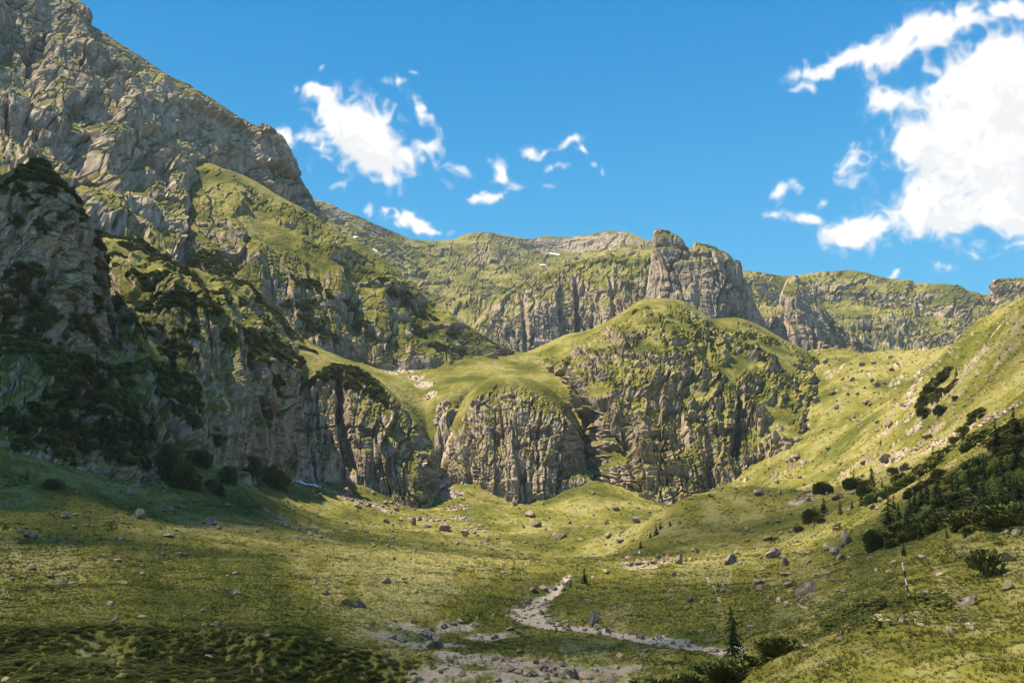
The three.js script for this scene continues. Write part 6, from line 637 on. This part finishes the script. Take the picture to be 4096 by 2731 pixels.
// ---------------------------------------------------------------- waymark posts, plank, frame
const paintWhite = new THREE.MeshStandardMaterial({ color: 0xe9e6dc, roughness: 0.7 }), paintDark = new THREE.MeshStandardMaterial({ color: 0x23262b, roughness: 0.7 });
[[29.66,-3.83,-68.53,2.59], [39.31,-9.97,-170.66,2.18], [55.76,-8.3,-256.97,2.52]].forEach(([x, y, z, h], k) => {
  const o = new THREE.Group(); o.name = numbered('waymark_post'); scene.add(o); o.position.set(x, y - 0.1, z); o.rotation.z = k ? 0.04 : 0.13; const n = k ? 3 : 5, hh = (h + 0.1) / n;
  for (let b = 0; b < n; b++) put('painted_band', new THREE.CylinderGeometry(0.055, 0.06, hh - 0.004, 10).translate(0, hh * (b + 0.5), 0), (n - 1 - b) % 2 ? paintDark : paintWhite, o);
  tag(o, ['tall leaning waymark post with black and white bands on the sunlit bank', 'short waymark post beside the footpath bend in the meadow', 'thin waymark post below the grassy mound near the tan horse'][k], 'post');
});
{ const [x, y, z] = [5.98,-11.77,-82.7], m = put('wooden_plank', new THREE.BoxGeometry(1.25, 0.07, 0.26).toNonIndexed(), new THREE.MeshStandardMaterial({ color: new THREE.Color().setRGB(0.40, 0.19, 0.06), roughness: 0.9 })); m.position.set(x, y + 0.16, z); m.rotation.set(0.25, 0.25, 0.08); tag(m, 'orange-brown wooden plank lying among the stones', 'plank'); }
{ const [x, y, z] = [4.22,-12.87,-165.08], o = new THREE.Group(); o.name = 'pallet'; scene.add(o); o.position.set(x, y + 0.5, z); o.rotation.set(-0.5, 0.5, 0.35);
  const wood = new THREE.MeshStandardMaterial({ color: new THREE.Color().setRGB(0.45, 0.38, 0.28), roughness: 0.9 });
  for (const s of [-1, 1]) { put('side_rail', new THREE.BoxGeometry(0.09, 0.08, 1.2).translate(s * 0.5, 0, 0), wood, o); put('cross_rail', new THREE.BoxGeometry(0.90, 0.07, 0.09).translate(0, 0, s * 0.52), wood, o); } tag(o, 'small pale open wooden frame lying at the head of the stream bed', 'frame'); }
// ---------------------------------------------------------------- horses and hikers
function blend(joints, bones, cell) {   // one continuous skin over tapered bones: [joint, joint]
  const lo = new THREE.Vector3(9, 9, 9), hi = new THREE.Vector3(-9, -9, -9); for (const j of Object.values(joints)) for (const [k, a] of ['x', 'y', 'z'].entries()) { lo[a] = Math.min(lo[a], j[k] - j[3] - 0.06); hi[a] = Math.max(hi[a], j[k] + j[3] + 0.06); }
  const nx = Math.ceil((hi.x - lo.x) / cell) + 1, ny = Math.ceil((hi.y - lo.y) / cell) + 1, nz = Math.ceil((hi.z - lo.z) / cell) + 1, F = new Float32Array(nx * ny * nz);
  for (let k = 0; k < nz; k++) for (let j = 0; j < ny; j++) for (let i = 0; i < nx; i++) {
    const x = lo.x + i * cell, y = lo.y + j * cell, z = lo.z + k * cell; let sum = 0;
    for (const [a, b] of bones) { const A = joints[a], B = joints[b], dx = B[0] - A[0], dy = B[1] - A[1], dz = B[2] - A[2], t = clamp(((x - A[0]) * dx + (y - A[1]) * dy + (z - A[2]) * dz) / (dx * dx + dy * dy + dz * dz || 1)), d = Math.hypot(x - A[0] - t * dx, y - A[1] - t * dy, z - A[2] - t * dz) - mix(A[3], B[3], t); sum += Math.exp(-d * 45); }
    F[(k * ny + j) * nx + i] = -Math.log(Math.max(sum, 1e-30)) / 45;
  }
  // surface nets
  const at = new Int32Array(nx * ny * nz).fill(-1), pos = [], idx = [], id = (i, j, k) => (k * ny + j) * nx + i;
  for (let k = 0; k < nz - 1; k++) for (let j = 0; j < ny - 1; j++) for (let i = 0; i < nx - 1; i++) {
    let c = 0, sx = 0, sy = 0, sz = 0; const v = []; for (let q = 0; q < 8; q++) v.push(F[id(i + (q & 1), j + (q >> 1 & 1), k + (q >> 2))]);
    for (let a = 0; a < 8; a++) for (const m of [1, 2, 4]) { const b = a | m; if (b === a || (v[a] < 0) === (v[b] < 0)) continue; const t = v[a] / (v[a] - v[b]); sx += (a & 1) + (m === 1 ? t : 0); sy += (a >> 1 & 1) + (m === 2 ? t : 0); sz += (a >> 2) + (m === 4 ? t : 0); c++; }
    if (c) { at[id(i, j, k)] = pos.length / 3; pos.push(lo.x + (i + sx / c) * cell, lo.y + (j + sy / c) * cell, lo.z + (k + sz / c) * cell); }
  }
  const quad = (a, b, c, d, flip) => { if (a < 0 || b < 0 || c < 0 || d < 0) return; flip ? idx.push(a, c, b, a, d, c) : idx.push(a, b, c, a, c, d); };
  for (let k = 1; k < nz - 1; k++) for (let j = 1; j < ny - 1; j++) for (let i = 1; i < nx - 1; i++) {
    const s = F[id(i, j, k)] < 0;
    if (s !== F[id(i + 1, j, k)] < 0) quad(at[id(i, j - 1, k - 1)], at[id(i, j, k - 1)], at[id(i, j, k)], at[id(i, j - 1, k)], !s);
    if (s !== F[id(i, j + 1, k)] < 0) quad(at[id(i - 1, j, k - 1)], at[id(i - 1, j, k)], at[id(i, j, k)], at[id(i, j, k - 1)], !s);
    if (s !== F[id(i, j, k + 1)] < 0) quad(at[id(i - 1, j - 1, k)], at[id(i, j - 1, k)], at[id(i, j, k)], at[id(i - 1, j, k)], !s);
  }
  const g = new THREE.BufferGeometry(); g.setAttribute('position', new THREE.Float32BufferAttribute(pos, 3)); g.setIndex(idx); g.computeVertexNormals(); return g;
}
function horseBody(graze) {         // facing +x, hooves at y = 0
  const J = { rump: [-0.62, 1.28, 0, 0.25], belly: [-0.1, 1.16, 0, 0.29], chest: [0.42, 1.18, 0, 0.27], withers: [0.45, 1.36, 0, 0.17], dock: [-0.86, 1.34, 0, 0.08],
    poll: graze ? [1.18, 0.78, 0, 0.12] : [0.98, 1.86, 0, 0.11], muzzle: graze ? [1.34, 0.30, 0, 0.075] : [1.38, 1.60, 0, 0.075], cheek: graze ? [1.24, 0.62, 0, 0.12] : [1.08, 1.76, 0, 0.12], ear: graze ? [1.10, 0.92, 0.07, 0.025] : [0.95, 2.02, 0.07, 0.025], ear2: graze ? [1.10, 0.92, -0.07, 0.025] : [0.95, 2.02, -0.07, 0.025] };
  const bones = [['rump', 'belly'], ['belly', 'chest'], ['chest', 'withers'], ['withers', 'rump'], ['withers', 'poll'], ['chest', 'poll'], ['poll', 'cheek'], ['cheek', 'muzzle'], ['poll', 'ear'], ['poll', 'ear2'], ['rump', 'dock']];
  for (const [n, s] of [['l', 1], ['r', -1]]) {
    const st = s * 0.06; Object.assign(J, { ['hip' + n]: [-0.6, 1.1, s * 0.14, 0.2], ['stifle' + n]: [-0.48 + st, 0.82, s * 0.17, 0.13], ['hock' + n]: [-0.78 + st, 0.52, s * 0.16, 0.065], ['hoof' + n]: [-0.70 + st, 0.07, s * 0.16, 0.06], ['sh' + n]: [0.46, 1.02, s * 0.15, 0.16], ['knee' + n]: [0.48 - st, 0.52, s * 0.15, 0.065], ['foot' + n]: [0.47 - st, 0.07, s * 0.15, 0.06] });
    bones.push(['hip' + n, 'stifle' + n], ['stifle' + n, 'hock' + n], ['hock' + n, 'hoof' + n], ['sh' + n, 'knee' + n], ['knee' + n, 'foot' + n]);
  }
  return blend(J, bones, 0.045);
}
const HORSE_UP = horseBody(false), HORSE_GRAZE = horseBody(true);
const TAIL = new THREE.CapsuleGeometry(0.055, 0.62, 4, 8).rotateZ(-0.16).translate(-0.93, 0.95, 0), MANE_UP = new THREE.BoxGeometry(0.72, 0.10, 0.07).rotateZ(0.72).translate(0.66, 1.78, 0), MANE_GRAZE = new THREE.BoxGeometry(0.86, 0.10, 0.07).rotateZ(-0.62).translate(0.84, 1.24, 0);
const COAT = { tan: [0.36, 0.22, 0.11], red: [0.26, 0.10, 0.025], red2: [0.22, 0.085, 0.02], dark: [0.05, 0.032, 0.022] };
const HORSE_LABEL = { tan: 'tan horse standing with raised head below the grassy mound', red: 'reddish brown horse grazing beside a row of low stones', red2: 'chestnut horse grazing beside the tall leaning boulder', dark: 'dark brown horse beside the chestnut horse near the tall leaning boulder' };
[[66.97,-6.16,-285.24,'tan'], [83.32,-4.06,-286.92,'red'], [90.74,-1.03,-254.05,'red2'], [92.58,-0.11,-257.61,'dark']].forEach(([x, y, z, coat]) => {
  const up = coat === 'tan', o = new THREE.Group(); o.name = numbered('horse'); scene.add(o); o.position.set(x, y - 0.02, z); o.rotation.y = { tan: 0.2, red: 0.1, red2: 0.3, dark: 2.8 }[coat];
  const fur = new THREE.MeshStandardMaterial({ color: new THREE.Color().setRGB(...COAT[coat]), roughness: 0.7 }), hair = new THREE.MeshStandardMaterial({ color: new THREE.Color().setRGB(0.04, 0.028, 0.02), roughness: 0.8 });
  put('body', up ? HORSE_UP : HORSE_GRAZE, fur, o); put('mane', up ? MANE_UP : MANE_GRAZE, hair, o); put('tail', TAIL, hair, o); tag(o, HORSE_LABEL[coat], 'horse', 'horses grazing in the meadow');
});
function hiker(lean) {              // facing +x, mid-stride, feet at y = 0
  const J = { hips: [0, 0.95, 0, 0.14], waist: [0.02 + lean * 0.3, 1.12, 0, 0.13], chest: [0.05 + lean, 1.36, 0, 0.15], neck: [0.07 + lean, 1.5, 0, 0.06], head: [0.09 + lean * 1.2, 1.65, 0, 0.105], chin: [0.14 + lean * 1.2, 1.6, 0, 0.07], nose: [0.2 + lean * 1.2, 1.64, 0, 0.018] }, bones = [['hips', 'waist'], ['waist', 'chest'], ['chest', 'neck'], ['neck', 'head'], ['head', 'chin'], ['head', 'nose']];
  for (const [n, s] of [['l', 1], ['r', -1]]) {
    Object.assign(J, { ['hip' + n]: [0, 0.92, s * 0.09, 0.10], ['knee' + n]: [s * 0.16 + 0.05, 0.5, s * 0.10, 0.07], ['ankle' + n]: [s * 0.22 - 0.06, 0.1, s * 0.10, 0.05], ['toe' + n]: [s * 0.22 + 0.12, 0.05, s * 0.11, 0.04], ['arm' + n]: [0.05 + lean, 1.42, s * 0.19, 0.06], ['elbow' + n]: [-s * 0.1 + 0.02 + lean, 1.14, s * 0.25, 0.048], ['wrist' + n]: [-s * 0.06 + 0.18 + lean, 0.96, s * 0.24, 0.035], ['palm' + n]: [-s * 0.05 + 0.24 + lean, 0.90, s * 0.23, 0.036] });
    bones.push(['hips', 'hip' + n], ['hip' + n, 'knee' + n], ['knee' + n, 'ankle' + n], ['ankle' + n, 'toe' + n], ['chest', 'arm' + n], ['arm' + n, 'elbow' + n], ['elbow' + n, 'wrist' + n], ['wrist' + n, 'palm' + n]);
    for (let f = 0; f < 5; f++) { const a = J['palm' + n], q = (f - 2) * 0.018; J['tip' + n + f] = [a[0] + (f ? 0.03 : 0.05), a[1] - (f ? 0.085 - 0.01 * Math.abs(f - 2) : 0.03), a[2] + (f ? q : -s * 0.04), 0.009]; bones.push(['palm' + n, 'tip' + n + f]); }
  }
  return blend(J, bones, 0.03);
}
const HIKER = hiker(0.02), HIKER_BENT = hiker(0.14), clothes = (r, g, b) => new THREE.MeshStandardMaterial({ color: new THREE.Color().setRGB(r, g, b), roughness: 0.9 });
const WEAR = { blue: [[0.05, 0.05, 0.06], [0.05, 0.09, 0.42]], orange: [[0.06, 0.05, 0.045], [0.55, 0.17, 0.03]], brown: [[0.10, 0.05, 0.025], [0.85, 0.85, 0.82]] };
const WEAR_LABEL = { blue: 'person in a blue top walking uphill beside the dwarf pines', orange: 'person in an orange top on the slope behind the boulders', brown: 'person in dark brown bending under a large white pack beside the mound' };
[[107.79,8.69,-241.58,'blue'], [108.06,8.05,-254.91,'orange'], [40.28,-8.93,-289.64,'brown']].forEach(([x, y, z, wear]) => {
  const o = new THREE.Group(); o.name = numbered('person'); scene.add(o); o.position.set(x, y, z); o.rotation.y = wear === 'brown' ? 2.6 : 0.6; const [legs, top] = WEAR[wear];
  put('body', wear === 'brown' ? HIKER_BENT : HIKER, clothes(...legs), o);
  if (wear === 'brown') put('backpack', new THREE.SphereGeometry(0.34, 20, 14).scale(0.85, 1.1, 1).translate(-0.16, 1.32, 0), clothes(...top), o);
  else put('jacket', new THREE.LatheGeometry([[0.17, 0.86], [0.18, 1.0], [0.175, 1.12], [0.21, 1.3], [0.2, 1.42], [0.08, 1.5]].map(([a, b]) => new THREE.Vector2(a, b)), 20).scale(0.9, 1, 1.12).translate(0.04, 0, 0), clothes(...top), o);
  put('hair', new THREE.SphereGeometry(0.115, 16, 10, 0, 6.29, 0, 1.7).translate(wear === 'brown' ? 0.25 : 0.10, 1.675, 0), clothes(0.04, 0.03, 0.02), o);
  tag(o, WEAR_LABEL[wear], 'person');
});
// ---------------------------------------------------------------- small fair-weather clouds overhead, between the sun and the shaded ground
{
  const vapour = new THREE.MeshPhysicalMaterial({ color: 0xffffff, roughness: 1, specularIntensity: 0, transparent: true, opacity: 0.06, depthWrite: false }); vapour.name = 'thin cloud';
  const puff = new THREE.IcosahedronGeometry(1, 3), r = rng(1717), high = 1150;
  // ground under each cloud's shade: x, y, z, reach across, reach ahead, thickness
  for (const [gx, gy, gz, rx, rz, thick] of [[-190, 40, -350, 150, 130, 1.1], [92, 0, -335, 70, 64, 0.8], [260, 60, -330, 80, 90, 0.6], [135, 5, -190, 70, 65, 0.8], [-90, -12, -180, 120, 85, 0.45], [-45, -14, -92, 85, 34, 0.65], [28, -12, -150, 65, 80, 0.5], [20, -12, -85, 50, 30, 0.4]]) {
    const cx = gx + SUN.x / SUN.y * (high - gy), cz = gz + SUN.z / SUN.y * (high - gy), list = [], n = Math.round(thick * rx * rz / 240);
    for (let k = 0; k < n; k++) { const a = r() * 6.283, d = Math.sqrt(-Math.log(1 - 0.98 * r())) * 0.62, s = 30 + 34 * r(); list.push([cx + Math.cos(a) * d * rx, high + (r() - 0.5) * 80, cz + Math.sin(a) * d * rz, s, s * 0.7, r() * 6.28, 1, 1, 1]); }
    const m = new THREE.InstancedMesh(puff, vapour, list.length); m.name = numbered('clouds'); m.castShadow = true; list.forEach((s, i) => { M4.compose(VP.set(s[0], s[1], s[2]), QT.identity(), VS.set(s[3], s[4], s[3])); m.setMatrixAt(i, M4); });
    scene.add(m); tag(m, 'thin white cloud drifting overhead between the sun and the valley', 'cloud', 'clouds drifting overhead', 'stuff');
  }
}
renderer.render(scene, camera);
